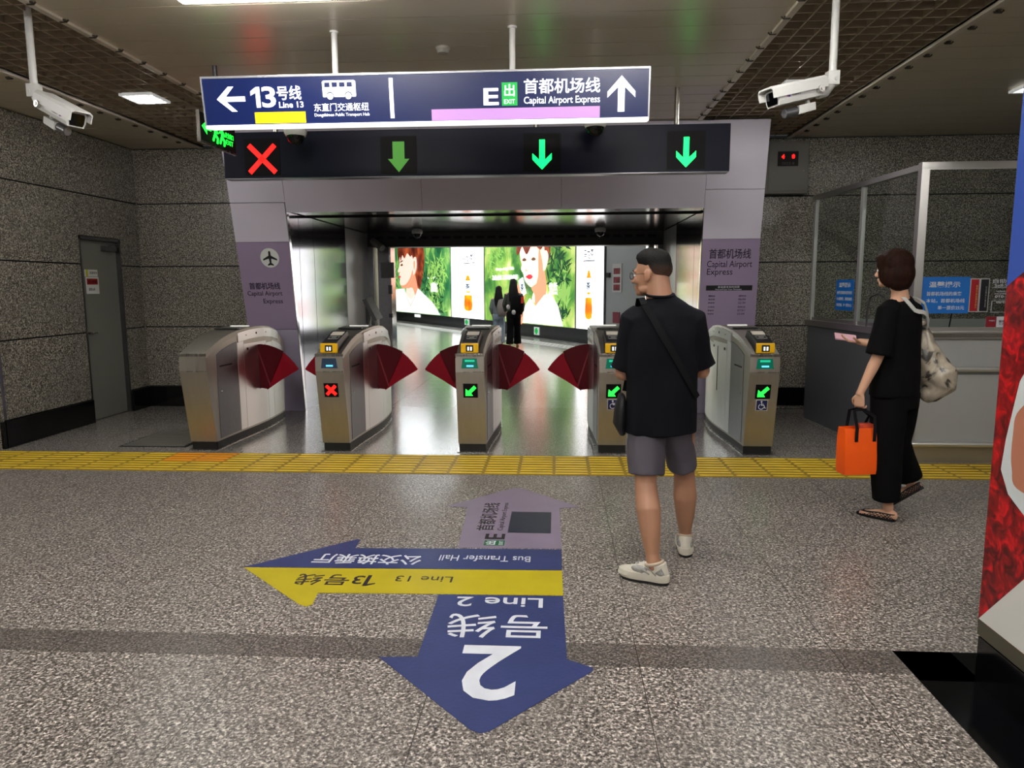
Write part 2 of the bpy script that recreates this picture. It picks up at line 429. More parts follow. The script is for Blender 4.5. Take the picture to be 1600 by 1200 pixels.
# spring clips on the panel edges
clip0 = None
def clip_mesh():
    b = B(); b.tube([(-.035, 0, -.006), (-.02, 0, -.02), (.02, 0, -.02), (.035, 0, -.006)], .006, 6)
    b.lathe((0, 0, -.016), [(.018, 0), (.018, .012)], 10)
    return b.obj('ceiling_clip', mat('clip_metal', '4b463d', .4, .8), None, smooth=True)
for (x, lab, grp) in ((-3.36, 'small dark metal clip on the central ceiling edge beside the left grille', 'clips beside the left grille'),
                 (1.6, 'small dark metal clip on the central ceiling edge beside the right grille', 'clips beside the right grille'),
                 (-4.6, 'small dark metal clip on the outer ceiling edge past the left grille', 'clips on the outer left edge'),
                 (2.86, 'small dark metal clip on the outer ceiling edge past the right grille', 'clips on the outer right edge')):
    for k in range(16):
        y = 4.265 + .305 * k
        if y > 9.1 or (abs(x + 3.36) < .1 or abs(x - 1.6) < .1) and y > 8.0: continue
        if clip0 is None: o = clip_mesh(); clip0 = o
        else: o = clip0.copy(); C.objects.link(o)
        o.location = (x + (.09 if x in (-3.36,) else -.09 if x == 1.6 else 0), y, ZC - .001 if abs(x+3.36)<.1 or abs(x-1.6)<.1 else ZC - .001)
        tag(o, lab, 'clip', grp)

# lamps
def tube_light(x0, x1, y, label, grp=None, dz=.09):
    t = thing('ceiling_light', label, 'light', ((x0+x1)/2, y, ZC), grp)
    b = B(); b.box(x0 - .02, x1 + .02, y - .11, y + .11, ZC - .022, ZC + .0, .003); b.obj('lamp_housing', white_paint, t)
    b = B(); b.box(x0, x1, y - .09, y + .09, ZC - dz, ZC - .0215, .004); b.obj('lamp_diffuser', lamp_emit, t)  # diffuser deepened so its sides light the ceiling and portal
    return t
tube_light(-2.29, -1.24, 4.475, 'long white ceiling light at the very top edge above the hanging navy sign', None, .05)
for (x, y) in ((.65, 3.75), (-1.9, 2.3), (.65, 1.4), (-1.9, -.4), (.65, -.9), (-1.9, -3.2), (.65, -3.2), (4.3, 2.4), (-6.0, 3.9), (4.3, .5), (-6.0, .5)):  # unseen rows, the foremost lamps added to brighten portal and ceiling
    tube_light(x - .55, x + .55, y, 'unseen long white ceiling light out of view, in rows along the concourse', 'unseen ceiling lights out of view')
def downlight(x, y, z, w, label, round_=True):
    t = thing('downlight', label, 'light', (x, y, z))
    b = B(); h = w/2
    b.box(x-h, x+h, y-h, y-h+.025, z-.012, z+.01); b.box(x-h, x+h, y+h-.025, y+h, z-.012, z+.01)
    b.box(x-h, x-h+.025, y-h+.025, y+h-.025, z-.012, z+.01); b.box(x+h-.025, x+h, y-h+.025, y+h-.025, z-.012, z+.01)
    b.box(x-h+.02, x+h-.02, y-h+.02, y+h-.02, z+.01, z+.02)
    b.obj('lamp_frame', mat('lamp_white', 'e8e8e4', .4, emit=.35), t)
    b = B()
    if round_: b.lathe((x, y, z - .03), [(.02, 0), (.085, .004), (.1, .02), (.1, .04)], 24)
    else: b.box(x-h+.03, x+h-.03, y-h+.03, y+h-.03, z-.006, z+.012)
    b.obj('lamp_glow', spot_emit if round_ else mat('panel_glow', 'f4fbff', .5, emit=3.5), t, smooth=True)
downlight(-3.88, 6.88, ZC, .32, 'square white downlight in the left ceiling grille beside the hanging camera')
downlight(2.15, 6.95, ZC, .32, 'bright downlight in the right ceiling grille partly hidden by the hanging camera')
downlight(4.45, 6.95, ZC - .02, .6, 'square panel light in the plain ceiling above the ticket booth', False)

# smoke detector
b = B(); b.lathe((-.86, 5.65, ZC - .045), [(.015, 0), (.04, .004), (.045, .02), (.055, .028), (.055, .046)], 20)
tag(b.obj('smoke_detector', mat('detector_grey', '9a978c', .5), None, smooth=True), 'round smoke detector on the central ceiling above the navy sign', 'smoke detector')

# ------------------------------------------------------------------ floor grate, tactile paving
b = B(); b.box(-4.37, -3.68, 6.82, 7.67, 0, .004)
for k in range(14):
    y = 6.85 + k * .058
    b.slot = 1; b.box(-4.34, -3.71, y, y + .026, .004, .013)
g = b.obj('floor_grate', [black_matt, mat('grate_steel', '8e8c85', .45, .6)])
tag(g, 'dark slotted steel drain grate in the floor left of the first gate', 'floor grate')
t = thing('tactile_paving', 'yellow ribbed tactile paving strip across the floor in front of the gates', 'tactile paving', (-2, 6.24, 0))
def tactile(b, x0, x1, rows, short=False):
    for i in rows:
        s_ = short and i == 1; b.slot = 0
        a = 5.905 + i * .3425; b.box(x0, x1, a, a + (.2 if s_ else .34), 0, .004); b.slot = 1
        for k in range(2 if s_ else 4):
            y = a + .045 + k * .0835
            x = x0
            while x < x1 - .05:
                e = min(x + .292, x1)
                b.hexa([(x+.008, y-.014, .004), (e-.008, y-.014, .004), (e-.008, y+.014, .004), (x+.008, y+.014, .004),
                        (x+.02, y-.008, .009), (e-.02, y-.008, .009), (e-.02, y+.008, .009), (x+.02, y+.008, .009)])
                x += .3
b = B(); tactile(b, -9, -3.62, (0, 1)); tactile(b, -3.62, -3.02, (0,)); tactile(b, -3.02, 2.98, (0, 1)); tactile(b, 2.98, 5.3, (0, 1), True); b.obj('ribbed_tiles', [yellow_tile, yellow_bar], t)
b = B(); tactile(b, -3.618, -3.022, (1,)); part_label(b.obj('ribbed_tile', [orange_tile, orange_bar], t), 'newer orange tactile tile')

# ------------------------------------------------------------------ arrows stuck on the floor
def arr(name, label, polys, mats):
    t = thing(name, label, 'floor arrow', (sum(p[0] for p in polys[0])/len(polys[0]), sum(p[1] for p in polys[0])/len(polys[0]), 0))
    for (p, nm), m in zip(zip(polys, mats[1]), mats[0]):
        b = B(); b.prism(p, (0, 0, .0022), X_, Y_, .0014); b.obj(nm, m, t)
    return t
FZ = .0024
t = arr('floor_arrow_sticker', 'worn violet floor sticker arrow pointing to the gates', [[(-.597,4.185),(.03,4.195),(.02,4.995),(.168,5.03),(-.262,5.485),(-.31,5.51),(-.36,5.48),(-.79,5.01),(-.636,4.98)]], ([violet_film], ['arrow_shape']))
text('首都机场线', (-.466, 4.80, FZ), Y_, (-1,0,0), .60, .115, film_black, t, bold=.01, t=.0006)
text('Capital Airport Express', (-.362, 4.805, FZ), Y_, (-1,0,0), .60, .045, film_black, t, t=.0006)
text('E', (-.388, 4.388, FZ), Y_, (-1,0,0), .10, .125, film_black, t, bold=.02, t=.0006)
b = B(); b.box(-.446, -.32, 4.228, 4.316, .0022, .0027); g = b.obj('exit_mark', film_green, t)
text('出', (-.405, 4.272, .0027), Y_, (-1,0,0), .066, .062, film_white, g, bold=.02, t=.0006)
text('EXIT', (-.342, 4.272, .0027), Y_, (-1,0,0), .065, .024, film_white, g, t=.0006)
b = B(); b.box(-.315, -.037, 4.462, 4.90, .0022, .0028); part_label(b.obj('patch', film_patch, t), 'dark blue rectangular patch covering part of the arrow')
t = arr('floor_arrow_sticker', 'blue and yellow floor sticker arrow pointing left across the others',
        [[(-1.767,3.82),(.03,3.86),(.03,4.18),(-.6,4.165),(-1.218,4.145),(-1.225,4.285),(-1.246,4.30)],
         [(-1.767,3.815),(-1.285,3.36),(-1.239,3.335),(-1.215,3.36),(-1.233,3.497),(-.6,3.515),(.035,3.527),(.03,3.855)]], ([blue_film, yellow_film], ['blue_half', 'yellow_half']))
R_ = (-1, 0, 0); D_ = (0, -1, 0)
text('Bus Transfer Hall', (-.416, 4.012, FZ), R_, D_, .53, .085, film_white, t, t=.0006)
text('公交换乘厅', (-1.095, 3.967, FZ), R_, D_, .63, .15, film_white, t, bold=.012, t=.0006)
text('Line 13', (-.715, 3.70, FZ), R_, D_, .31, .075, film_black, t, t=.0006)
text('3号线', (-1.225, 3.665, FZ), R_, D_, .37, .145, film_black, t, bold=.008, t=.0006)
b = B(); b.prism([(.012,.072),(.034,.072),(.034,-.072),(.012,-.072),(.012,.045),(-.03,.028),(-.03,.044)][::-1], (-.995, 3.665, FZ), R_, D_, .0006); b.obj('lettering', film_black, t)
t = arr('floor_arrow_sticker', 'large blue floor sticker arrow with a white figure two pointing toward the viewer',
        [[(.034,3.522),(-.604,3.508),(-.592,2.877),(-.757,2.867),(-.305,2.378),(-.268,2.36),(-.236,2.374),(.15,2.80),(.154,2.825),(.045,2.89)]], ([blue_film], ['arrow_shape']))
text('Line 2', (-.285, 3.432, FZ), R_, D_, .435, .11, film_white, t, bold=.008, t=.0006)
text('号线', (-.276, 3.175, FZ), R_, D_, .47, .235, film_white, t, bold=.004, t=.0006)
text('2', (-.279, 2.776, FZ), R_, D_, .25, .425, film_white, t, bold=.015, t=.0006)
# ------------------------------------------------------------------ leaning portal round the passage
LS = .2305
def PF(x, z, out=0.): return (x, 8.97 - LS * z - out, z)
PV = (0, -LS, 1)
def face(b, pts, t=.06, out=0.): b.prism([(x, z) for x, z in pts], (0, 8.97 - out, 0), X_, PV, t)
pt = thing('entrance_portal', 'lilac panelled portal leaning forward round the passage to the airport line', 'portal', (-.75, 8.97, 0))
b = B(); face(b, [(-3.8, 2.54), (-3.156, 2.54), (-3.156, 2.104), (-3.8, 2.104)]); face(b, [(-3.8, 2.546), (-3.147, 2.546), (-3.147, 3.33), (-3.8, 3.33)])
for x0, x1 in ((-3.143, -1.55), (-1.546, .04), (.044, 1.636)): face(b, [(x0, 2.43), (x1, 2.43), (x1, 3.33), (x0, 3.33)])
face(b, [(1.64, 2.09), (2.29, 2.09), (2.285, 2.62), (1.64, 2.62)]); face(b, [(1.64, 2.625), (2.285, 2.625), (2.275, 3.33), (1.64, 3.33)])
b.obj('upper_panel', lilac, pt)
b = B(); face(b, [(-3.81, 1.06), (-3.19, 1.06), (-3.158, 2.1), (-3.8, 2.1)]); fl = b.obj('side_panel', violet, pt)
b = B(); face(b, [(1.675, .9), (2.335, .9), (2.292, 2.086), (1.642, 2.086)]); fr = b.obj('side_panel', violet, pt)
for pp in ([(-3.83, 0), (-3.225, 0), (-3.19, 1.055), (-3.81, 1.055)], [(1.69, 0), (2.38, 0), (2.335, .895), (1.675, .895)]): b = B(); face(b, pp); b.obj('lower_panel', lilac_low, pt)
for x0, x1, z1 in ((-3.79, -3.76, 3.33), (2.24, 2.27, 3.33)):   # the returns that carry the leaning face back to the wall
    b = B(); b.hexa([(x0, 9.03, 0), (x1, 9.03, 0), (x1, 9.3, 0), (x0, 9.3, 0), (x0, 9.03 - LS*z1, z1), (x1, 9.03 - LS*z1, z1), (x1, 9.3, z1), (x0, 9.3, z1)])
    b.obj('portal_return', grey_dark, pt)
for (xa, xb) in ((-3.225, -3.147), (1.69, 1.637)):
    s = .008 if xa < 0 else -.008; b = B()
    b.hexa([PF(xa, 0, .004), PF(xa + s, 0, .004), PF(xa + s, 0, -.06), PF(xa, 0, -.06), PF(xb, 2.43, .004), PF(xb + s, 2.43, .004), PF(xb + s, 2.43, -.06), PF(xb, 2.43, -.06)])
    b.obj('edge_trim', chrome, pt)
def ptext(s, x, z, w, h, m, par, **k): return text(s, PF(x, z, .001), X_, PV, w, h, m, par, **k)
ptext('首都机场线', -3.525, 1.588, .38, .085, ink, fl, bold=.012)
ptext('Capital Airport', -3.535, 1.492, .43, .075, ink, fl)
ptext('Express', -3.446, 1.398, .24, .072, ink, fl)
b = B(); b.disc(PF(-3.415, 1.918, .002), X_, PV, .113, .003, 40); dm = b.obj('round_badge', mat('badge_white', 'd3d6d3', .45), fl)
pl = [(0,.085),(.012,.075),(.014,.03),(.085,-.01),(.085,-.028),(.014,-.005),(.011,-.055),(.036,-.075),(.036,-.088),(0,-.08)]
pl = pl + [(-x, y) for x, y in pl[::-1][1:-1]]
b = B(); b.prism(pl, PF(-3.412, 1.915, .004), X_, PV, .002); b.obj('aeroplane_mark', black_matt, dm)
ptext('首都机场线', 1.968, 1.925, .47, .115, ink, fr, bold=.01)
ptext('Capital Airport', 1.972, 1.80, .51, .098, ink, fr)
ptext('Express', 1.868, 1.712, .29, .095, ink, fr)
b = B(); face(b, [(1.727, 1.508), (2.255, 1.508), (2.255, 1.566), (1.727, 1.566)], .003, .002); hb = b.obj('timetable_header', black_matt, fr)
ptext('本站首末车时刻表', 1.985, 1.548, .25, .026, film_white, hb)
ptext('First and Last Train Timetable', 1.985, 1.521, .3, .015, film_white, hb)
for z, a, c in ((1.445, '首都机场', '北新桥方向'), (1.405, '首班车', '06:00'), (1.365, '末班车', '22:30'), (1.315, '工作日', '双休日'), (1.275, '首班车', '07:01'), (1.235, '末班车', '23:04')):
    ptext(a, 1.80, z, .075, .02, ink, fr); ptext(c, 2.15, z, .085, .022, ink, fr)

# ------------------------------------------------------------------ passage behind the portal
PL, PR, YS = -3.22, 1.75, 12.3
def passage_wall(name, x, side):
    b = B(); xo = x + side * .12
    segs = [(8.45, 9.0), (9.012, 9.55), (9.562, 11.0), (11.01, 12.3)]
    for i, (a, c) in enumerate(segs):
        b.slot = 0 if i < 3 else 1
        z1 = 2.46
        if i == 0:   # follows the leaning face
            b.hexa([(min(x,xo), 8.99, 0), (max(x,xo), 8.99, 0), (max(x,xo), 9.0, 0), (min(x,xo), 9.0, 0), (min(x,xo), 8.99 - LS*z1, z1), (max(x,xo), 8.99 - LS*z1, z1), (max(x,xo), 9.0, z1), (min(x,xo), 9.0, z1)])
        else: b.box(min(x, xo), max(x, xo), a, c, 0, z1)
    b.slot = 2; b.box(min(x + side*.01, xo), max(x + side*.01, xo), 9.0, 12.3, 0, 2.46)
    return struct(b.obj(name, [mirror, mat('passage_panel', 'b4b6b4', .3, .4), black_matt]))
passage_wall('wall_passage_left', PL, -1)
passage_wall('wall_passage_right', PR, 1)
b = B(); b.box(PL - .12, PR + .12, 9.0, YS, 2.47, 2.53); 
b.hexa([(PL-.12, 8.43, 2.46), (PR+.12, 8.43, 2.46), (PR+.12, 9.0, 2.47), (PL-.12, 9.0, 2.47), (PL-.12, 8.43, 2.5), (PR+.12, 8.43, 2.5), (PR+.12, 9.0, 2.5), (PL-.12, 9.0, 2.5)])
struct(b.obj('ceiling_passage', mat('passage_ceiling_steel', '8f8f90', .16, 1.)))
b = B(); b.box(PL, PR, 9.3, 9.32, 2.45, 2.47); struct(b.obj('trim_passage_ceiling', black_matt))
t = thing('roller_shutter_frame', 'dark grey roller shutter frame with slotted head at the far end of the passage', 'shutter', (-.7, YS, 0))
b = B(); b.box(PL, PR, YS, YS + .35, 2.24, 2.53); part_label(b.obj('shutter_box', mat('shutter_grey', '3a3c3d', .4, .5), t), 'dark slotted head box')
b = B()
x = PL + .15
while x < PR - .2: b.box(x, x + .13, YS - .004, YS + .01, 2.37, 2.41); x += .19
b.obj('slot', black_matt, t)
for x0, x1 in ((PL, PL + .1), (PL + .17, PL + .37)): 
    b = B(); b.box(x0, x1, YS, YS + .3, 0, 2.24); b.obj('post', steel_dark, t)
for x0, x1 in ((1.52, 1.60), (1.66, PR)):
    b = B(); b.box(x0, x1, YS, YS + .3, 0, 2.24); b.obj('post', steel_dark, t)
for q in ((PL + .372, PL + .40, YS - .03, YS + .3), (PL + .1, PL + .115, YS-.04, YS), (1.5, 1.515, YS-.03, YS + .3)): b = B(); b.box(*q, 0, 2.24); b.obj('guide_rail', chrome, t)
b = B(); b.box(-2.98, -2.76, YS - .09, YS - .035, 1.72, 1.98, .006); b.obj('control_box', mat('box_grey', '6e706f', .45), t)
b = B(); b.box(-2.86, -2.80, YS - .1, YS - .035, 1.45, 1.6, .004); b.box(-2.86, -2.80, YS - .1, YS - .035, 1.05, 1.12, .004); b.obj('key_switch', black_plastic, t)
# small camera on the shutter frame
t = thing('security_camera', 'small grey camera at the upper corner of the shutter frame', 'camera', (-3.0, 12.2, 2.28))
b = B(); b.tube([(-3.12, 12.25, 2.27), (-3.0, 12.15, 2.27)], .02, 8); b.obj('bracket', steel_dark, t)
b = B(); b.tube([(-3.08, 12.1, 2.33), (-2.88, 11.95, 2.2)], .055, 12); b.obj('camera_body', grey_paint, t)
def dome(x, y, z, r, label, stem=0.):
    t = thing('dome_camera', label, 'dome camera', (x, y, z))
    b = B(); b.lathe((x, y, z), [(r*.86, -r*.35), (r*.98, -r*.1), (r, .1*r), (r*.9, r*.35), (r*.5, r*.5)], 24); b.obj('housing', white_paint, t, smooth=True)
    b = B(); b.lathe((x, y, z), [(.004, -r*1.12), (r*.35, -r*1.05), (r*.62, -r*.82), (r*.74, -r*.5), (r*.76, -r*.3)], 24); b.obj('lens_dome', mat('smoked_dome', '0a0a0c', .06), t, smooth=True)
    if stem: b = B(); b.cyl((x, y, z + r*.4), (x, y, z + stem), .02); b.obj('stem', white_paint, t, smooth=True)
dome(-2.315, 6.5, 2.93, .10, 'white dome camera hanging under the navy sign above the red cross', ZC - 2.93)
dome(.32, 6.5, 2.955, .10, 'white dome camera hanging under the navy sign near its upward arrow', ZC - 2.955)
dome(-2.17, 11.3, 2.41, .085, 'dome camera on the passage ceiling over the portrait poster')
dome(.65, 11.3, 2.41, .085, 'dome camera on the passage ceiling over the white poster strip')
# tilted tablet on a stand behind the second gate
t = thing('tablet_stand', 'tilted tablet terminal on a slim stand behind the second gate', 'tablet stand', (-2.5, 9.6, 0))
b = B(); b.cyl((-2.54, 9.66, 0), (-2.54, 9.66, 1.2), .025); b.lathe((-2.54, 9.66, 0), [(.14, 0), (.14, .012), (.03, .02)], 20); b.obj('stand', steel, t, smooth=True)
b = B(); b.hexa([(-2.60,9.58,1.40),(-2.56,9.60,1.42),(-2.42,9.62,1.13),(-2.46,9.60,1.11),(-2.58,9.85,1.42),(-2.54,9.87,1.44),(-2.40,9.88,1.15),(-2.44,9.86,1.13)]); b.obj('screen', black_plastic, t)
b = B(); b.box(-2.57, -2.53, 9.61, 9.67, 1.08, 1.32, .005); b.obj('card_terminal', black_plastic, t)

# ------------------------------------------------------------------ the hall beyond
struct((lambda b: (b.box(-14, 8, YS + .3, 42, 3.9, 4.0), b.obj('ceiling_hall', mat('hall_ceiling', '9a9a96', .5)))[1])(B()))
struct((lambda b: (b.box(-14.1, -14, YS, 42, 0, 3.9), b.obj('wall_hall_left', mat('hall_wall', '9ea29f', .3)))[1])(B()))
struct((lambda b: (b.box(-14, 8, 42, 42.1, 0, 3.9), b.obj('wall_hall_far', MATS['hall_wall']))[-1])(B()))
struct((lambda b: (b.box(-14, PL, YS + .3, YS + .4, 0, 3.9), b.box(PR, 8, YS + .3, YS + .4, 0, 3.9), b.box(PL, PR, YS + .36, YS + .4, 2.53, 3.9), b.obj('wall_hall_near', MATS['hall_wall']))[-1])(B()))
for k in range(3):  # unseen lamps put in to brighten the hall floor
    t = thing('hall_fill_light', 'added long ceiling light in the hall beyond the passage, hidden by the lintel', 'light', (-2 - k*2, 17 + 5*k, 3.9), 'added hall ceiling lights')
    b = B(); b.box(-3.2 - k*2, -.8 - k*2, 16.9 + 5*k, 17.1 + 5*k, 3.86, 3.9); b.obj('lamp_diffuser', mat('hall_fill_lamp', 'f6fbff', .5, emit=55), t)
# the long wall that carries the posters: P0 far end, direction D
P0 = Vector((-8.2, 35.2, 0)); DD = Vector((.50645502, -.86226638, 0)); NN = DD.cross(Vector(Z_)); NN = -NN if NN.y > 0 else NN
def HW(u, z, o=0.): return P0 + DD * u + NN * o + Vector((0, 0, z))
def hw_box(b, u0, u1, z0, z1, o0, o1):
    b.hexa([HW(u0, z0, o0), HW(u1, z0, o0), HW(u1, z0, o1), HW(u0, z0, o1), HW(u0, z1, o0), HW(u1, z1, o0), HW(u1, z1, o1), HW(u0, z1, o1)])
b = B(); hw_box(b, -1, 34, 0, 3.9, -.4, -.12); struct(b.obj('wall_hall_posters', MATS['hall_wall']))
b = B(); hw_box(b, -1, 19.0, 0, .385, -.2, .0); struct(b.obj('baseboard_hall', mat('hall_plinth', '2b2d2f', .25)))
b = B(); hw_box(b, -1, 34, 0, .004, .75, 1.35)
u = -1
while u < 24:
    b.slot = 1
    for k in range(4): hw_box(b, u, u + .09, .004, .012, .79 + k*.14, .86 + k*.14)
    u += .2
struct(b.obj('trim_hall_studs', [mat('stud_strip', '9fa3a2', .4), mat('stud_white', 'e8eaea', .4)]))
def emis(name, cols, scale, strength, det=4, dist=0.):
    """printed picture behind lit film: mottled colours that glow"""
    m = bpy.data.materials.new(name); m.use_nodes = True; nt = m.node_tree; p = nt.nodes['Principled BSDF']
    tc = nt.nodes.new('ShaderNodeTexCoord'); n = nt.nodes.new('ShaderNodeTexNoise'); n.inputs['Scale'].default_value = scale; n.inputs['Detail'].default_value = det; n.inputs['Distortion'].default_value = dist
    cr = nt.nodes.new('ShaderNodeValToRGB'); el = cr.color_ramp.elements
    for i, (q, c) in enumerate(cols):
        e = el[i] if i < 2 else el.new(q); e.position = q; e.color = lin(c)
    nt.links.new(tc.outputs['Object'], n.inputs['Vector']); nt.links.new(n.outputs['Fac'], cr.inputs[0])
    nt.links.new(cr.outputs[0], p.inputs['Emission Color']); nt.links.new(cr.outputs[0], p.inputs['Base Color'])
    p.inputs['Emission Strength'].default_value = strength; p.inputs['Roughness'].default_value = .3
    return m
foliage = emis('poster_foliage', [(.3, '0e3a26'), (.42, '24643c'), (.52, '4a8a4a'), (.62, '8fb862'), (.72, 'dcecb0')], .7, BILL*.46, 6, .5)
foliage2 = emis('poster_foliage_bright', [(.3, '23502c'), (.42, '47803a'), (.52, '7ba648'), (.62, 'bccf74'), (.74, 'f4f8cc')], .9, BILL*.5, 6, .7)
glow_white = mat('poster_white', 'fffdfb', .4, emit=BILL*1.25)
skin_print = mat('poster_skin', 'ffdccb', .4, emit=BILL*.52)
skin_shade = mat('poster_skin_shade', 'ef9c78', .4, emit=BILL*.5)
hair_print = emis('poster_hair', [(.3, '2c0f0c'), (.5, '6b2a1a'), (.7, 'b0532e')], 1.6, BILL*.55, 3, .5)
shirt_print = mat('poster_shirt', 'f8f6ee', .4, emit=BILL*.5)
line_print = mat('poster_line', '6b4a3a', .4, emit=BILL*.4)
lip_print = mat('poster_lip', 'd8303c', .4, emit=BILL*.7)
tea_print = emis('poster_tea', [(.3, 'd8430c'), (.5, 'f28a10'), (.7, 'ffc838')], 1.5, BILL*.8, 2)
ink_print = mat('poster_ink', '2c3350', .4, emit=BILL*.25)
leaf_dark = mat('poster_leaf_dark', '1d4a2c', .4, emit=BILL*.35)
leaf_lite = mat('poster_leaf_light', '8db85e', .4, emit=BILL*.45)
frame_lit = mat('poster_frame', '9a9c9c', .3, .8)
TOPZ = 3.72
def hw_poly(name, pts, m, par, o): b = B(); b.prism(pts, HW(0, 0, o), DD, Z_, .01); return b.obj(name, m, par)
def smooth_poly(pts, n=6):
    out = []; N = len(pts)
    for i in range(N):
        p0, p1, p2, p3 = (Vector(pts[(i+j-1) % N]) for j in range(4))
        for k in range(n):
            t = k / n
            out.append(tuple(.5*((2*p1) + (-p0+p2)*t + (2*p0-5*p1+4*p2-p3)*t*t + (-p0+3*p1-3*p2+p3)*t**3)))
    return out
def billboard(u0, u1, m, label):
    t = thing('lit_billboard', label, 'billboard', tuple(HW((u0+u1)/2, 0, 0)))
    b = B(); hw_box(b, u0 + .03, u1 - .03, .4, TOPZ - .03, -.1, .01); f = b.obj('poster_face', m, t)
    b = B(); hw_box(b, u0, u1, .385, .4, -.12, .02); hw_box(b, u0, u1, TOPZ - .03, TOPZ, -.12, .02); hw_box(b, u0, u0 + .02, .4, TOPZ, -.12, .02); hw_box(b, u1 - .02, u1, .4, TOPZ, -.12, .02); b.obj('lightbox_frame', frame_lit, t)
    return t, f
def leaves(f, cx, cz, n, L, m, o, seed, name='leaf_print', spread=PI, a0=0, wide=1.8, tall=2.2):
    rnd = random.Random(seed); b = B(); hi = 7.9 if cx < 8 else 17.1; lo = .1 if cx < 8 else 11.25
    for k in range(n):
        a = a0 + spread * (rnd.random() - .5) ; l = L * (.6 + .5 * rnd.random()); w = l * .09
        ux, uz = math.sin(a), math.cos(a); px, pz = cx + (rnd.random()-.5)*L*wide, cz + (rnd.random()-.5)*L*tall
        if not (lo < min(px, px+ux*l) - w and max(px, px+ux*l) + w < hi and pz - w > .45 and pz + uz*l > .45): continue
        b.prism([(px, pz), (px + ux*l*.5 - uz*w, pz + uz*l*.5 + ux*w), (px + ux*l, pz + uz*l), (px + ux*l*.5 + uz*w, pz + uz*l*.5 - ux*w)], HW(0, 0, o + k*.0003), DD, Z_, .004)
    return b.obj(name, m, f)
# far portrait: a person in a white shirt looking away to the side
t, f = billboard(.0, 8.03, foliage, 'lit poster of a person in white looking sideways before green leaves, far end')
leaves(f, 6.5, 2.1, 110, .5, leaf_lite, .02, 3, spread=6, wide=4.2, tall=2.2); leaves(f, 5.9, 1.2, 90, .55, leaf_dark, .02, 4, spread=6, wide=3.6, tall=3); leaves(f, 6.6, 1.0, 40, .5, leaf_lite, .024, 5, wide=3.5); leaves(f, 5.4, 2.9, 9, .8, leaf_lite, .03, 15, spread=2, wide=.3, tall=.2)
leaves(f, 1.0, 1.6, 50, .5, leaf_lite, .02, 6, spread=6, wide=2, tall=4)
hw_poly('hair_print', smooth_poly([(1.75,2.6),(1.7,3.3),(2.3,3.7),(3.6,3.72),(4.7,3.6),(5.1,2.9),(4.9,2.1),(4.4,1.4),(3.9,1.2),(3.6,2.0),(2.6,2.9)]), hair_print, f, .03)
hw_poly('skin_print', smooth_poly([(1.85,2.95),(1.8,2.55),(1.55,2.3),(1.75,2.2),(1.72,2.02),(1.85,1.95),(1.8,1.75),(2.1,1.6),(2.7,1.65),(2.75,1.0),(4.1,.9),(3.9,1.7),(3.75,2.3),(3.6,2.9),(2.8,3.2),(2.2,3.15)]), skin_print, f, .045)
hw_poly('neck_shade', smooth_poly([(2.1,1.58),(2.8,1.62),(3.5,2.0),(3.9,2.1),(4.3,1.3),(4.1,1.0),(3.6,1.5),(2.9,1.5)]), skin_shade, f, .05)
hw_poly('ear_print', smooth_poly([(3.75,2.75),(4.1,2.85),(4.2,2.5),(4.0,2.2),(3.75,2.1),(3.7,2.4)]), skin_print, f, .06)
hw_poly('jaw_shade', smooth_poly([(2.05,1.62),(2.7,1.68),(3.3,1.95),(3.7,2.3),(3.72,2.1),(3.4,1.8),(2.8,1.55),(2.2,1.52)]), skin_shade, f, .062)
hw_poly('nose_shade', [(1.78,2.24),(1.95,2.27),(1.92,2.2),(1.8,2.18)], skin_shade, f, .062)
hw_poly('ear_fold', smooth_poly([(3.85,2.62),(4.0,2.7),(4.03,2.5),(3.9,2.3)]), skin_shade, f, .065)
hw_poly('fringe_print', smooth_poly([(1.7,3.4),(1.75,2.75),(1.95,2.95),(2.05,2.75),(2.3,3.0),(2.6,2.85),(3.0,3.05),(3.5,2.9),(3.7,3.4),(2.8,3.7)]), hair_print, f, .06)
hw_poly('brow_print', [(1.95,2.72),(2.35,2.78),(2.35,2.72),(1.95,2.67)], line_print, f, .06)
hw_poly('eye_print', smooth_poly([(2.0,2.55),(2.2,2.62),(2.35,2.56),(2.2,2.51)]), line_print, f, .06)
hw_poly('lip_print', smooth_poly([(1.72,2.05),(1.9,2.08),(1.98,2.03),(1.85,1.97),(1.74,1.98)]), lip_print, f, .06)
hw_poly('shirt_print', [(.05,.42),(.05,1.15),(1.2,1.45),(2.4,1.5),(2.8,1.1),(3.4,1.0),(4.05,1.25),(4.3,1.5),(5.2,1.2),(6.2,.85),(6.9,.42)], shirt_print, f, .055)
hw_poly('collar_line', [(2.7,1.2),(3.3,.75),(4.1,1.3),(4.05,1.22),(3.3,.68),(2.72,1.14)], mat('poster_fold', 'd8d2c6', .4, emit=BILL*.42), f, .06)
text('悠然自在', HW(6.25, 1.55, .035), DD, Z_, .8, .4, glow_white, f, name='signature_print')
text('茶语时光', HW(6.0, 1.93, .035), DD, Z_, 1.0, .08, glow_white, f)
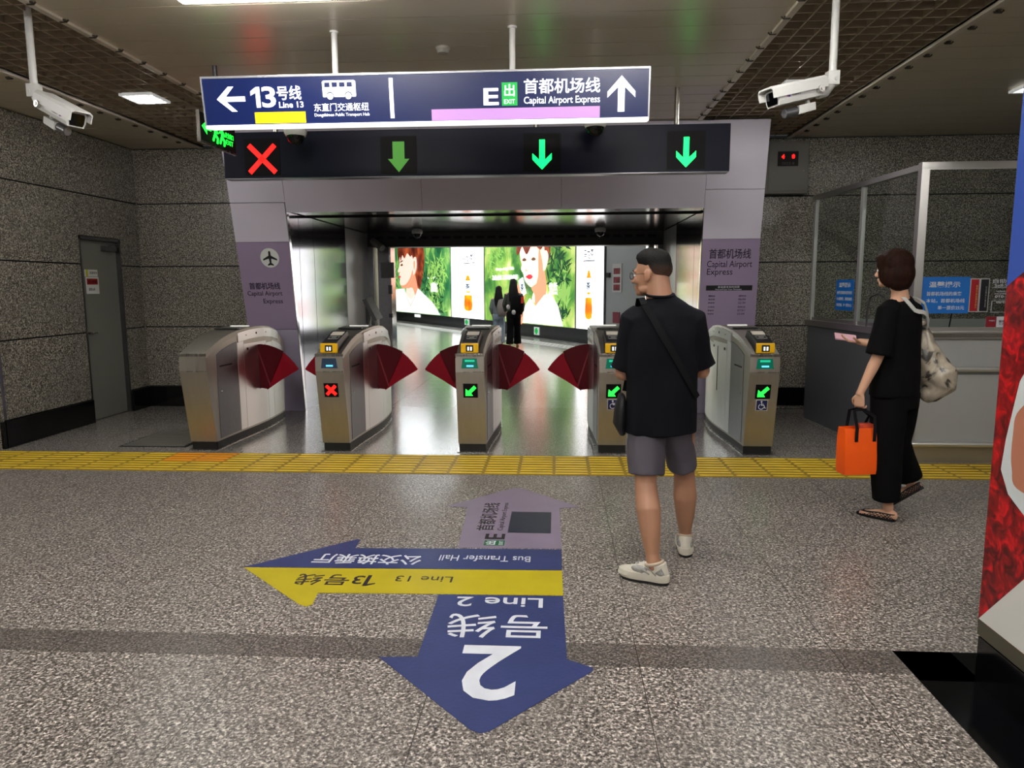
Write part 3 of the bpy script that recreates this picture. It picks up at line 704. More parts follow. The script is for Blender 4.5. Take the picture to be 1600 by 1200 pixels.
# white strips with a bottle
def white_strip(u0, u1, uc, label, zt=2.6):
    t, f = billboard(u0, u1, glow_white, label)
    w = (u1 - u0) * .11
    text('乌龙茶', HW(uc, zt, .02), DD, Z_, w*3.2, .28, ink_print, f, bold=.01)
    hw_poly('title_frame', [(uc-w*1.9,zt-.2),(uc+w*1.9,zt-.2),(uc+w*1.9,zt-.17),(uc-w*1.9,zt-.17)], ink_print, f, .02)
    hw_poly('bottle_neck', [(uc-w*.25,1.98),(uc+w*.25,1.98),(uc+w*.7,1.78),(uc-w*.7,1.78)], tea_print, f, .02)
    hw_poly('bottle_label', [(uc-w*.85,1.45),(uc+w*.85,1.45),(uc+w*.85,1.70),(uc-w*.85,1.70)], mat('poster_label', 'dfeef2', .4, emit=BILL*.8), f, .02)
    text('茶', HW(uc, 1.575, .03), DD, Z_, w*1.2, .2, ink_print, f, bold=.02)
    hw_poly('bottle_foot', [(uc-w*.5,1.34),(uc+w*.5,1.34),(uc+w*.5,1.40),(uc-w*.5,1.40)], tea_print, f, .02)
    hw_poly('bottle_body', smooth_poly([(uc-w,.72),(uc+w,.72),(uc+w,1.2),(uc+w*.8,1.25),(uc-w*.8,1.25),(uc-w,1.2)], 3), tea_print, f, .02)
white_strip(8.05, 11.13, 9.7, 'lit white poster strip with a tea bottle between the two portraits')
# near portrait
t, f = billboard(11.15, 17.21, foliage2, 'lit poster of a person holding a cup to the lips before green leaves')
leaves(f, 12.0, 2.5, 90, .3, leaf_lite, .02, 8, spread=6, wide=4, tall=4); leaves(f, 16.4, 2.2, 70, .5, leaf_dark, .02, 9, spread=6, wide=2.6, tall=2.6); leaves(f, 16.55, 1.0, 30, .75, leaf_lite, .024, 10, spread=2.6, wide=.8, tall=.5); leaves(f, 16.4, .7, 34, .5, leaf_dark, .026, 11, spread=3, wide=1.8, tall=.6); leaves(f, 16.5, 1.5, 26, .45, leaf_lite, .027, 12, spread=3, wide=1.6, tall=2)
hw_poly('hair_print', smooth_poly([(13.7,2.55),(13.75,3.1),(14.3,3.5),(15.3,3.55),(15.8,3.0),(15.75,2.4),(15.5,2.25),(15.2,2.8),(14.2,2.9)]), hair_print, f, .03)
hw_poly('skin_print', smooth_poly([(13.95,2.85),(13.95,2.45),(14.05,2.25),(14.0,2.1),(14.15,1.95),(14.25,1.75),(14.6,1.55),(14.85,1.5),(14.75,1.1),(15.6,1.1),(15.6,1.5),(15.45,1.9),(15.5,2.5),(15.3,3.0),(14.5,3.1)]), skin_print, f, .045)
hw_poly('neck_shade', smooth_poly([(14.7,1.52),(15.1,1.7),(15.45,2.1),(15.62,1.4),(15.2,1.0),(14.95,.95),(14.9,1.3)]), skin_shade, f, .05)
hw_poly('ear_print', smooth_poly([(15.45,2.55),(15.65,2.6),(15.75,2.4),(15.6,2.1),(15.45,2.05)]), skin_print, f, .06)
hw_poly('fringe_print', smooth_poly([(13.8,3.2),(13.85,2.6),(14.1,2.8),(14.4,2.55),(14.8,2.85),(15.3,2.65),(15.5,3.1),(14.8,3.4)]), hair_print, f, .06)
for ux in (14.25, 14.85):
    hw_poly('eye_print', smooth_poly([(ux-.14,2.38),(ux,2.44),(ux+.14,2.38),(ux,2.34)]), line_print, f, .065)
hw_poly('cheek_shade', smooth_poly([(15.2,2.7),(15.42,2.2),(15.4,1.8),(15.0,1.55),(15.15,1.9),(15.15,2.3)]), skin_shade, f, .061)
hw_poly('nose_line', [(14.3,2.1),(14.45,2.05),(14.42,2.02),(14.3,2.06)], skin_shade, f, .06)
hw_poly('lip_print', smooth_poly([(14.35,1.86),(14.6,1.93),(14.78,1.86),(14.6,1.78)]), lip_print, f, .06)
hw_poly('shirt_print', [(14.1,.42),(14.2,.9),(14.6,1.2),(14.95,.95),(15.5,1.3),(15.9,1.35),(16.3,1.0),(16.6,.42)], shirt_print, f, .055)
hw_poly('arm_print', smooth_poly([(13.6,.42),(13.5,.9),(13.7,1.5),(14.0,1.7),(14.3,1.5),(14.2,1.1),(14.1,.42)]), skin_shade, f, .058)
hw_poly('cup_print', [(13.85,1.75),(14.15,1.85),(14.4,1.35),(14.1,1.25)], mat('poster_cup', 'd6ecec', .4, emit=BILL*.8), f, .07)
text('茶', HW(14.13, 1.53, .078), DD, Z_, .2, .24, ink_print, f, bold=.02)
text('Always delight TEA', HW(12.8, 2.13, .035), DD, Z_, 1.35, .12, glow_white, f)
text('执此品质 三得利乌龙茶', HW(12.8, 1.86, .035), DD, Z_, 1.9, .16, glow_white, f, bold=.02)
text('悠然', HW(16.0, 1.5, .035), DD, Z_, .5, .36, glow_white, f, name='signature_print')
white_strip(17.23, 18.62, 17.88, 'lit white poster strip with a tea bottle beside the grey door panel', 2.42)
# grey door panel and the reddish poster past it
b = B(); hw_box(b, 18.66, 19.75, 0, 3.7, -.15, -.02); struct(b.obj('wall_hall_grey_panel', mat('grey_door_panel', 'a3a5a4', .35, .2)))
b = B(); hw_box(b, 19.8, 20.35, 0, 3.7, -.15, .02); struct(b.obj('wall_hall_grey_pier', MATS['grey_door_panel']))
t = thing('wall_poster', 'narrow framed poster with dark red pictures on the grey hall panel', 'poster', tuple(HW(19.15, 1.8, 0)))
b = B(); hw_box(b, 18.96, 19.36, 1.4, 2.12, -.02, .0); b.obj('poster_sheet', mat('poster_paper', 'b8b6b2', .4), t)
b = B()
for z in (1.45, 1.64, 1.86): hw_box(b, 19.02, 19.3, z, z + .15, 0, .004)
b.obj('picture', mat('picture_red', '7a2c34', .4, var=(8, .5)), t)
t = thing('wall_poster', 'small dark red notice low on the grey hall panel', 'poster', tuple(HW(19.15, .8, 0)))
b = B(); hw_box(b, 19.0, 19.3, .62, .9, -.02, .0); b.obj('poster_sheet', mat('notice_maroon', '7c3440', .4), t)
b = B(); hw_box(b, 18.76, 18.86, 1.78, 1.9, -.02, .05); tag(b.obj('wall_switch', black_plastic), 'small black switch on the grey hall panel beside its framed poster', 'switch')
t, f = billboard(20.4, 23.5, mat('poster_pink', 'f4d8cc', .4, emit=BILL), 'lit pale pink poster past the grey hall panel')
for k in range(9):
    hw_poly('colour_band', [(20.5 + k*.33, .45), (20.58 + k*.33 + .05*(k % 3), .45), (20.6 + k*.33 + .05*(k % 2), 3.6), (20.52 + k*.33, 3.6)], [skin_shade, leaf_lite, glow_white][k % 3], f, .015)
# green exit markers and a lit notice on the hall plinth
def marker(u, z, w, h, label):
    t = thing('exit_marker', label, 'exit marker', tuple(HW(u, z, 0)))
    b = B(); hw_box(b, u - w/2, u + w/2, z - h/2, z + h/2, 0, .02); b.obj('marker_plate', mat('marker_white', 'c8d4cc', .4, emit=.5), t)
    b = B(); hw_box(b, u - w*.3, u + w*.3, z - h*.22, z + h*.22, .02, .028); hw_box(b, u - w*.14, u + w*.14, z - h*.4, z + h*.4, .02, .029); b.obj('marker_symbol', mat('marker_green', '10a040', .4, emit=.8), t)
marker(9.55, .25, .42, .22, 'small lit green exit marker on the hall plinth under the white poster strip')
marker(14.96, .2, .32, .24, 'small lit green exit marker on the hall plinth under the near portrait')
t = thing('exit_marker', 'small white lit notice on the hall plinth under the far portrait', 'exit marker', tuple(HW(4.08, .3, 0)))
b = B(); hw_box(b, 3.7, 4.4, .24, .36, 0, .02); b.obj('marker_plate', mat('marker_bright', 'f4f8f4', .4, emit=1.3), t)

# ------------------------------------------------------------------ ticket gates
GX = [-3.44, -2.125, -.805, .518, 1.867]
GY = 6.70
ST = [(-.10,.955,.133),(-.02,.985,.134),(.08,1.02,.136),(.22,1.065,.139),(.38,1.102,.145),(.55,1.128,.154),(.75,1.146,.167),(.95,1.153,.178),(1.15,1.15,.182),(1.35,1.132,.176),(1.52,1.10,.164),(1.68,1.055,.148),(1.80,1.01,.132),(1.90,.955,.118)]
def hw_at(y):
    for i in range(len(ST)-1):
        if ST[i][0] <= y <= ST[i+1][0]:
            f = (y - ST[i][0]) / (ST[i+1][0] - ST[i][0]); return ST[i][2] + f*(ST[i+1][2]-ST[i][2])
    return ST[0][2] if y < 0 else ST[-1][2]
def top_at(y):
    for i in range(len(ST)-1):
        if ST[i][0] <= y <= ST[i+1][0]:
            f = (y - ST[i][0]) / (ST[i+1][0] - ST[i][0]); return ST[i][1] + f*(ST[i+1][1]-ST[i][1])
    return ST[0][1] if y < 0 else ST[-1][1]
def side_strip(b, y0, y1, z0, z1, side, off0, off1, n=10):
    """thin curved plate on the gate's side; z1 may be a function of y"""
    ys = [y0 + (y1-y0)*k/n for k in range(n+1)]
    f0 = z0 if callable(z0) else (lambda y: z0); f1 = z1 if callable(z1) else (lambda y: z1)
    rows = []
    for y in ys:
        xi, xo = side*(hw_at(y)+off0), side*(hw_at(y)+off1)
        rows.append([b.bm.verts.new(p) for p in ((xi,y,f0(y)),(xo,y,f0(y)),(xo,y,f1(y)),(xi,y,f1(y)))])
    for i in range(n):
        for k in range(4): b._f([rows[i][k], rows[i][(k+1)%4], rows[i+1][(k+1)%4], rows[i+1][k]])
    b._f(rows[0]); b._f(rows[-1][::-1])
FACE = lambda z: -.10 + (0 if z >= .78 else (.78 - z) / .70 * .13)      # y of the front face at height z
def gate_body():
    b = B(); 
    rows = []
    # cross-sections along y; front and rear faces lean like the photo's
    for i, (y, zt, w) in enumerate(ST):
        rows.append((y, zt, w))
    def ring(y, zt, w, zb): return [(-w, y, zb), (w, y, zb), (w, y, zt - .045), (w - .012, y, zt), (-w + .012, y, zt), (-w, y, zt - .045)]
    R = []
    for (y, zt, w) in rows:
        yb = y
        pts = ring(y, zt, w, .08)
        if y < .04: pts = [(p[0], max(y, .03) if k < 2 else p[1], p[2]) for k, p in enumerate(pts)]
        if y > 1.85: pts = [(p[0], 1.80 if k < 2 else p[1], p[2]) for k, p in enumerate(pts)]
        R.append([b.bm.verts.new(p) for p in pts])
    # rows 0,1 share the same bottom edge: pull row 1 back a little
    for k in (0, 1): R[1][k].co.y = .05
    for k in (0, 1): R[2][k].co.y = .09
    for i in range(len(R)-1):
        for k in range(6):
            if k == 0: b.slot = 0
            b._f([R[i][k], R[i][(k+1)%6], R[i+1][(k+1)%6], R[i+1][k]])
    # front face split at z=.78 so it bends
    w = ST[0][2]
    a = [b.bm.verts.new((-w, -.10, .78)), b.bm.verts.new((w, -.10, .78))]
    f = R[0]
    b._f([f[0], f[1], a[1], a[0]]); b._f([a[0], a[1], f[2], f[3], f[4], f[5]]); b._f([f[1], f[2], a[1]]); b._f([f[0], a[0], f[5]])
    b._f(R[-1][::-1])
    return b
def make_gate(reader=True, led='arrow', wheel=False, blue=False, flap_l=True, flap_r=True, exit_side=False):
    t = thing('ticket_gate', '', 'ticket gate', (0, GY, 0))
    L = dict(world=False)
    gate_body().obj('gate_body', steel_warm, t, world=False)
    b = B(); n = 8
    for sgn in (1, -1):
        side_strip(b, .05, 1.80, .0, .082, sgn, -.03, -.008, 14)
    b.box(-.122, .122, .035, .06, 0, .082); b.box(-.105, .105, 1.76, 1.79, 0, .082)
    b.obj('plinth', rubber, t, world=False)
    b = B(); pts = [(hw_at(y) + .012, y) for y in (.0, .3, .6, .9, 1.2, 1.5, 1.75)] ; poly = pts + [(.1, 1.83), (-.1, 1.83)] + [(-x, y) for x, y in pts[::-1]]
    poly = [(p[0], p[1]) for p in poly]
    b.prism(poly, (0, 0, .006), X_, Y_, .006); b.obj('floor_plate', steel, t, world=False)
    # side doors and polished panels
    for sgn in (1, -1):
        b = B(); side_strip(b, .1, .52, lambda y: .10, lambda y: top_at(y) - .10, sgn, .0, .0035); b.obj('service_door', steel_dark, t, world=False)
        b = B(); side_strip(b, .15, .4, .80, .815, sgn, .004, .006, 4); b.slot = 0; b.obj('ticket_slot', black_matt, t, world=False)
        b = B(); c = Vector((sgn*(hw_at(.16)+.004), .16, .56)); b.tube([c, c + Vector((sgn*.008, 0, 0))], .011, 12); b.obj('lock', chrome, t, world=False)
        b = B()
        side_strip(b, .53, .66, .10, lambda y: top_at(y) - .12, sgn, .0, .004, 3); side_strip(b, .665, 1.20, .10, .985, sgn, .0, .004); side_strip(b, 1.205, 1.38, .10, .96, sgn, .0, .004, 4)
        side_strip(b, 1.385, 1.78, .10, lambda y: top_at(y) - .15, sgn, .0, .004, 8)
        b.obj('side_panel', mat('side_panel_steel', 'e6e7e6', .3, 1.), t, world=False)
        b = B(); side_strip(b, .55, 1.6, lambda y: top_at(y) - .115, lambda y: top_at(y) - .02, sgn, .0, .008, 14); b.obj('sensor_band', mat('band_steel', 'dcdcdc', .28, 1.), t, world=False)
        b = B()
        for (y, z, r) in ((.72, 1.075, .007), (.95, 1.085, .012), (1.2, 1.08, .007), (.74, .93, .014), (1.16, .93, .014)):
            c = Vector((sgn*(hw_at(y)+.006), y, z)); b.tube([c, c + Vector((sgn*.004, 0, 0))], r, 12)
        b.obj('sensor', black_matt, t, world=False)
        b = B(); side_strip(b, .985, 1.005, .47, .94, sgn, .004, .006, 2); b.obj('flap_slot', black_matt, t, world=False)
    # lid seam and top light bar
    b = B(); b.box(-.12, .12, .62, .68, 1.139, 1.156, .005); b.obj('top_edge', black_plastic, t, world=False)
    b = B(); b.box(-.10, .10, .95, .985, 1.15, 1.164, .005); b.obj('top_light', mat('pale_light_bar', 'e8e8e2', .3, emit=.4), t, world=False)
    # upper front box line
    b = B(); b.box(-.134, .134, -.106, -.098, .93, .956, .002); b.box(-.128, .128, -.104, -.098, .785, .79); b.obj('front_trim', steel, t, world=False)
    if reader:
        # display recess
        b = B(); b.hexa([(-.078,-.1035,.82),(.078,-.1035,.82),(.066,-.099,.83),(-.066,-.099,.83),(-.066,-.1035,.912),(.066,-.1035,.912),(.06,-.099,.905),(-.06,-.099,.905)]); dp = b.obj('display', mat('display_blue', '28384a', .2, emit=.25) if blue else mat('display_green', '0e5a46', .2, emit=.6), t, world=False)
        b = B(); b.box(-.03, .035, -.1055, -.103, .835, .85); b.obj('display_text', mat('display_cyan', '5ab8ff' , .3, emit=1.6), dp, world=False)
        if not blue: b = B(); b.box(-.045, .045, -.1055, -.103, .88, .9); b.obj('display_glow', mat('display_teal', '1fae88', .3, emit=.8), dp, world=False)
        # sloped black hood with yellow reader
        b = B(); b.hexa([(-.085,-.075,.955),(.085,-.075,.955),(.085,.30,1.08),(-.085,.30,1.08),(-.07,-.065,1.06),(.07,-.065,1.06),(.075,.27,1.145),(-.075,.27,1.145)])
        hd = b.obj('reader_hood', black_plastic, t, world=False)
        b = B(); b.box(-.082, .082, -.10, -.07, .963, 1.052, .010); yr = b.obj('card_reader', reader_yellow, t, world=False)
        b = B(); b.box(-.035, .035, -.104, -.09, .975, 1.035, .003); b.obj('reader_window', black_matt, yr, world=False)
        b = B(); b.box(-.02, -.004, -.107, -.10, .985, 1.02, .002); b.box(.006, .022, -.107, -.10, .985, 1.02, .002); b.obj('reader_lights', mat('reader_glow', 'dfe4e0', .3, emit=.8), yr, world=False)
        def hp(x, s, o=.002):   # point on the hood's top plane, s from front to back
            return (x, -.065 + .335*s, 1.06 + .085*s + o)
        b = B(); b.hexa([hp(-.055,.62,.0),hp(.06,.62,.0),hp(.06,.9,.0),hp(-.055,.9,.0),hp(-.055,.62,.004),hp(.06,.62,.004),hp(.06,.9,.004),hp(-.055,.9,.004)]); b.obj('label_strip', mat('label_pale', 'd8cfc0', .5), hd, world=False)
        b = B(); 
        for a0, a1, s0, s1 in ((-.045,.05,.28,.30),(-.045,.05,.5,.52),(-.045,-.042,.28,.52),(.047,.05,.28,.52),(-.02,.025,.38,.42)): b.hexa([hp(a0,s0,0),hp(a1,s0,0),hp(a1,s1,0),hp(a0,s1,0),hp(a0,s0,.003),hp(a1,s0,.003),hp(a1,s1,.003),hp(a0,s1,.003)])
        b.obj('card_outline', mat('card_grey', '8d8d8a', .4), hd, world=False)
        # LED panel
        z0, z1 = .54, .675
        y0, y1 = FACE(z0), FACE(z1)
        def fp(x, z, o): return (x, FACE(z) - o, z)
        b = B(); b.hexa([fp(-.068,z0,-.004),fp(.068,z0,-.004),fp(.068,z0,.004),fp(-.068,z0,.004),fp(-.068,z1,-.004),fp(.068,z1,-.004),fp(.068,z1,.004),fp(-.068,z1,.004)])
        ld = b.obj('indicator_panel', led_case, t, world=False)
        Vv = Vector((0, FACE(z1) - FACE(z0), z1 - z0)).normalized()
        c = Vector(fp(0, .6075, .006))
        if led == 'cross':
            b = B()
            for q in (1, -1):
                d = .7071; l, w = .062, .015
                b.prism([(d*(s*l) - q*d*(r*w)*1, q*d*(s*l) + d*(r*w)) for s, r in ((-1,-1),(1,-1),(1,1),(-1,1))], c, X_, Vv, .003)
            b.obj('red_cross', led_red, ld, world=False)
        else:
            pts = [(-.048,-.05),(.022,-.05),(.004,-.026),(.056,.026),(.034,.05),(-.02,-.004),(-.044,.018)]
            pts = [(x, y) for x, y in pts]
            b = B(); b.prism(pts, c, X_, Vv, .003); b.obj('green_arrow', led_green2, ld, world=False)
        if wheel:
            z0, z1 = .428, .53
            b = B(); b.hexa([fp(-.052,z0,-.002),fp(.052,z0,-.002),fp(.052,z0,.002),fp(-.052,z0,.002),fp(-.052,z1,-.002),fp(.052,z1,-.002),fp(.052,z1,.002),fp(-.052,z1,.002)])
            st = b.obj('wheelchair_sticker', mat('sticker_white', 'd8dae0', .4), t, world=False)
            b = B(); z0 += .004; z1 -= .004; b.hexa([fp(-.048,z0,-.002),fp(.048,z0,-.002),fp(.048,z0,.003),fp(-.048,z0,.003),fp(-.048,z1,-.002),fp(.048,z1,-.002),fp(.048,z1,.003),fp(-.048,z1,.003)]); bs = b.obj('sticker_ground', mat('sticker_navy', '121a4a', .4), st, world=False)
            c = Vector(fp(0, .479, .004)); P = lambda x, y: c + Vector(X_)*x + Vv*y
            b = B(); b.disc(P(-.004, .034), X_, Vv, .008, .002, 12)
            r = .024; b.tube([P(-.004 + r*math.cos(a), -.014 + r*math.sin(a)) for a in [math.radians(q) for q in range(110, 370, 20)]], .0032, 6)
            b.tube([P(-.004,.022), P(-.002,0), P(.02,0), P(.03,-.028), P(.038,-.025)], .004, 6); b.tube([P(-.003,.012), P(.016,.012)], .003, 6)
            b.obj('wheelchair_figure', MATS['sticker_white'], bs, world=False)
    # flaps: fans of three overlapping leaves
    for sgn, on in ((1, flap_r), (-1, flap_l)):
        if not on: continue
        x0 = sgn * .172
        def P(d, z): return (sgn*.172 + sgn*d, z)
        leaves_ = [([(0,.47),(0,.955),(.03,.958),(.12,.945),(.20,.918),(.285,.878),(.26,.80),(.10,.465),(.03,.475)], 1.0, flap_dark),
                   ([(.285,.866),(.34,.82),(.40,.755),(.448,.688),(.44,.675),(.25,.565),(.085,.455),(.16,.60)], .99, flap_red)]
        fl = None
        for q, (pts, yy, m) in enumerate(leaves_):
            b = B(); pp = [(P(d, z)) for d, z in pts]
            if sgn < 0: pp = pp[::-1]
            b.prism(pp, (0, yy - .012 + q*.010, 0), X_, Z_, .024 if q == 0 else .016)
            bmesh.ops.recalc_face_normals(b.bm, faces=b.bm.faces)
            if q == 0: fl = b.obj('flap', m, t, world=False)
            else: b.obj('flap_tip', m, fl, world=False)
        b = B(); pp = [P(.0,.9), P(.012,.9), P(.13,.52), P(.12,.50)]
        b.prism(pp, (0, .985, 0), X_, Z_, .004); b.obj('flap_rib', mat('flap_rib_red', '741020', .4), fl, world=False)
    return t
g = make_gate(reader=False, flap_l=False); g.location.x = GX[0]; g['label'] = 'plain-fronted steel ticket gate without reader, first beside the left granite wall'
g = make_gate(led='cross', blue=True); g.location.x = GX[1]; g['label'] = 'steel ticket gate with yellow reader showing a red cross'
g = make_gate(); g.location.x = GX[2]; g['label'] = 'middle steel ticket gate with green arrow and no wheelchair sticker'
g = make_gate(wheel=True, flap_r=False); g.location.x = GX[3]; g['label'] = 'steel ticket gate with wheelchair sticker partly hidden by the man in black'
g = make_gate(wheel=True, flap_l=False, flap_r=False); g.location.x = GX[4]; g['label'] = 'steel ticket gate with wheelchair sticker standing nearest the ticket booth'

# ------------------------------------------------------------------ hanging direction sign
sg = thing('hanging_sign', 'long lit navy direction sign with white arrows hanging nearest from the ceiling', 'sign', (-.945, 5.22, 3.03))
b = B(); b.box(-1.565, 1.565, -.0, .12, -.315, 0, .003); bo = b.obj('sign_board', navy_lit, sg, world=False)
bo.location = (0, -.03, 0); bo.rotation_euler = (math.radians(8), 0, 0)
def sx(x): return x + .945
def sz(z): return (z - 3.03)
b = B(); b.box(-1.57, 1.57, -.006, .126, -.337, -.312, .004); part_label(b.obj('lit_edge', strip_lit, bo, world=False), 'bright white lower edge')
b = B(); b.box(-1.572, 1.572, -.006, .126, -.003, .012, .002); b.box(-1.572, -1.562, -.006, .126, -.32, .0); b.box(1.562, 1.572, -.006, .126, -.32, 0); b.obj('rim', mat('sign_rim', 'b8bac0', .3, .6), bo, world=False)
YO = -.003
def st(s, x0, x1, z0, z1, m, par=bo, **k): return text(s, (sx((x0+x1)/2), YO, sz((z0+z1)/2)), X_, Z_, x1-x0, z1-z0, m, par, world=False, **k)
def spoly(name, pts, m, cx, cz, k=1., par=bo, yo=YO): b = B(); b.prism([(x*k, y*k) for x, y in pts], (sx(cx), yo, sz(cz)), X_, Z_, .003); return b.obj(name, m, par, world=False)
spoly('arrow_left', [(-.62,0),(-.08,.5),(.16,.5),(-.22,.1),(.62,.1),(.62,-.1),(-.22,-.1),(.24,-.5),(0,-.5)], white_lit, -2.31, 2.89, .165)
st('3', -2.085, -1.985, 2.83, 2.968, white_lit, bold=.02)
spoly('digit_one', [(.008,.068),(.032,.068),(.032,-.068),(.002,-.068),(.002,.03),(-.035,.012),(-.035,.04)], white_lit, -2.13, 2.899)
st('号线', -1.975, -1.80, 2.878, 2.97, white_lit, bold=.012)
st('Line 13', -1.965, -1.79, 2.826, 2.866, white_lit, bold=.012)
spoly('line_colour_block', [(-.183,-.037),(.183,-.037),(.183,.037),(-.183,.037)], yellow_lit, -1.965, 2.762)
bus = spoly('bus_symbol', [(-.115,-.04),(.115,-.04),(.118,-.03),(.118,.06),(.108,.068),(-.108,.068),(-.118,.06),(-.118,-.03)], white_lit, -1.528, 2.93)
b = B()
for k in range(4): b.box(sx(-1.528) - .102 + k*.053, sx(-1.528) - .064 + k*.053, YO - .0045, YO - .003, sz(2.955), sz(2.985))
for q in (-.065, .065): b.disc((sx(-1.528) + q, YO - .0032, sz(2.897)), X_, Z_, .027, .002, 20)
b.obj('bus_windows', navy_lit, bus, world=False)
b = B()
for q in (-.065, .065): b.disc((sx(-1.528) + q, YO - .0045, sz(2.895)), X_, Z_, .022, .002, 20)
b.obj('bus_wheels', white_lit, bus, world=False)
st('东直门交通枢纽', -1.715, -1.325, 2.797, 2.85, white_lit, bold=.003)
st('Dongzhimen Public Transport Hub', -1.715, -1.322, 2.757, 2.784, white_lit, bold=0)
spoly('divider', [(-.0135,-.131),(.0135,-.131),(.0135,.131),(-.0135,.131)], white_lit, -1.16, 2.874)
spoly('line_colour_block', [(-.585,-.037),(.585,-.037),(.585,.037),(-.585,.037)], lilac_lit, -.297, 2.758)
st('E', -.515, -.41, 2.815, 2.925, white_lit, bold=.02)
gx = spoly('exit_symbol', [(-.054,-.075),(.054,-.075),(.054,.075),(-.054,.075)], green_lit, -.334, 2.885)
st('出', -.37, -.298, 2.87, 2.948, white_lit, gx, bold=.012); st('EXIT', -.372, -.297, 2.822, 2.85, white_lit, gx, bold=.005)
for o in gx.children:
    for v in o.data.vertices: v.co.y -= .003
st('首都机场线', -.235, .288, 2.882, 2.98, white_lit, bold=.012)
st('Capital Airport Express', -.235, .288, 2.805, 2.865, white_lit, bold=.008)
spoly('arrow_up', ARROW_UP, white_lit, .433, 2.87, .19)
for k, x in enumerate((-1.563, -.316)):
    b = B(); b.cyl((x, 5.25, 3.02), (x, 5.25, ZC), .021); b.lathe((x, 5.25, ZC - .012), [(.03, 0), (.032, .012)], 16); b.obj('hanging_pole', white_paint, sg, smooth=True)

# ------------------------------------------------------------------ navy board with lane signals
nb = thing('lane_signal_board', 'long dark navy board with red cross and green arrows above the gates', 'signal board', (-.795, 6.85, 2.8))
b = B(); b.box(-3.14, 1.55, 6.85, 6.97, 2.59, 3.01, .008); nbo = b.obj('board', navy_board, nb)
b = B(); b.box(-3.13, 1.54, 6.846, 6.97, 2.583, 2.592); b.obj('lower_rim', steel_dark, nb)
for x in (-2.65, 1.075, -.2):
    b = B(); b.cyl((x, 6.91, 3.0), (x, 6.91, ZC), .022); b.obj('hanging_pole', steel, nb, smooth=True)
def signal(x, kind):
    b = B(); b.box(x - .17, x + .17, 6.845, 6.851, 2.61, 2.95); s = b.obj('signal_window', led_case, nb)
    b = B()
    if kind == 'x':
        for q in (1, -1):
            d = .7071; l, w = .175, .022
            b.prism([(d*(s_*l) - q*d*(r*w), q*d*(s_*l) + d*(r*w)) for s_, r in ((-1,-1),(1,-1),(1,1),(-1,1))], (x, 6.842, 2.765), X_, Z_, .003)
        b.obj('red_cross', led_red, s)
    elif kind == 'd':
        b.prism([(-.055,.135),(.055,.135),(.055,-.02),(.10,-.02),(0,-.14),(-.10,-.02),(-.055,-.02)], (x, 6.842, 2.765), X_, Z_, .003); b.obj('green_arrow', led_green_dim, s)
    else:
        b.prism([(-.025,.13),(.025,.13),(.025,-.05),(.088,.01),(.088,-.045),(0,-.135),(-.088,-.045),(-.088,.01),(-.025,-.05)], (x, 6.842, 2.765), X_, Z_, .003); b.obj('green_arrow', led_green, s)
signal(-2.766, 'x'); signal(-1.472, 'd'); signal(-.144, 'g'); signal(1.158, 'g')

# green exit sign seen edge-on, left
ex = thing('exit_sign', 'black sign with green running figures hanging behind the left end of the navy sign', 'sign', (-2.72, 5.95, 2.82))
a = Vector((-2.74, 5.60, 0)); c = Vector((-2.74, 6.22, 0)); U = (c - a).normalized(); N = Vector((U.y, -U.x, 0)); w = (c - a).length
ccx = (a + c) / 2
def exb(b, u0, u1, z0, z1, o0, o1):
    q = lambda u, z, o: a + U*u + N*o + Vector((0,0,z))
    b.hexa([q(u0,z0,o0), q(u1,z0,o0), q(u1,z0,o1), q(u0,z0,o1), q(u0,z1,o0), q(u1,z1,o0), q(u1,z1,o1), q(u0,z1,o1)])
b = B(); exb(b, 0, w, 2.70, 2.91, -.018, 0); eb = b.obj('sign_box', black_matt, ex)
b = B(); exb(b, -.01, w + .01, 2.685, 2.70, -.022, .004); exb(b, -.01, w + .01, 2.91, 2.92, -.022, .004); exb(b, -.01, 0, 2.70, 2.91, -.022, .004); b.obj('sign_frame', steel, ex)
q = lambda u, z: a + U*u + N*.003 + Vector((0,0,z))
for k, uu in enumerate((.24, .36)):
    b = B(); b.tube([q(uu-.035, 2.73), q(uu, 2.79), q(uu+.01, 2.845)], .010, 6); b.tube([q(uu, 2.79), q(uu+.045, 2.76), q(uu+.035, 2.72)], .010, 6); b.tube([q(uu-.04,2.815), q(uu+.01,2.835), q(uu+.05,2.80)], .008, 6); b.disc(q(uu+.02, 2.875), U, Z_, .015, .003, 12)
    b.obj('running_figure', led_green2, eb)
text('安全出口', q(.50, 2.82), U, Z_, .15, .045, led_green2, eb); text('EXIT', q(.50, 2.765), U, Z_, .13, .038, led_green2, eb)
b = B(); b.prism([(-.08,0),(0,.05),(0,.015),(.07,.015),(.07,-.015),(0,-.015),(0,-.05)], q(.11, 2.81), U, Z_, .003); b.obj('arrow', led_green2, eb)
b = B(); b.cyl((-2.749, 5.95, 2.915), (-2.76, 5.95, ZC), .018); b.obj('hanging_pole', steel_dark, ex, smooth=True)

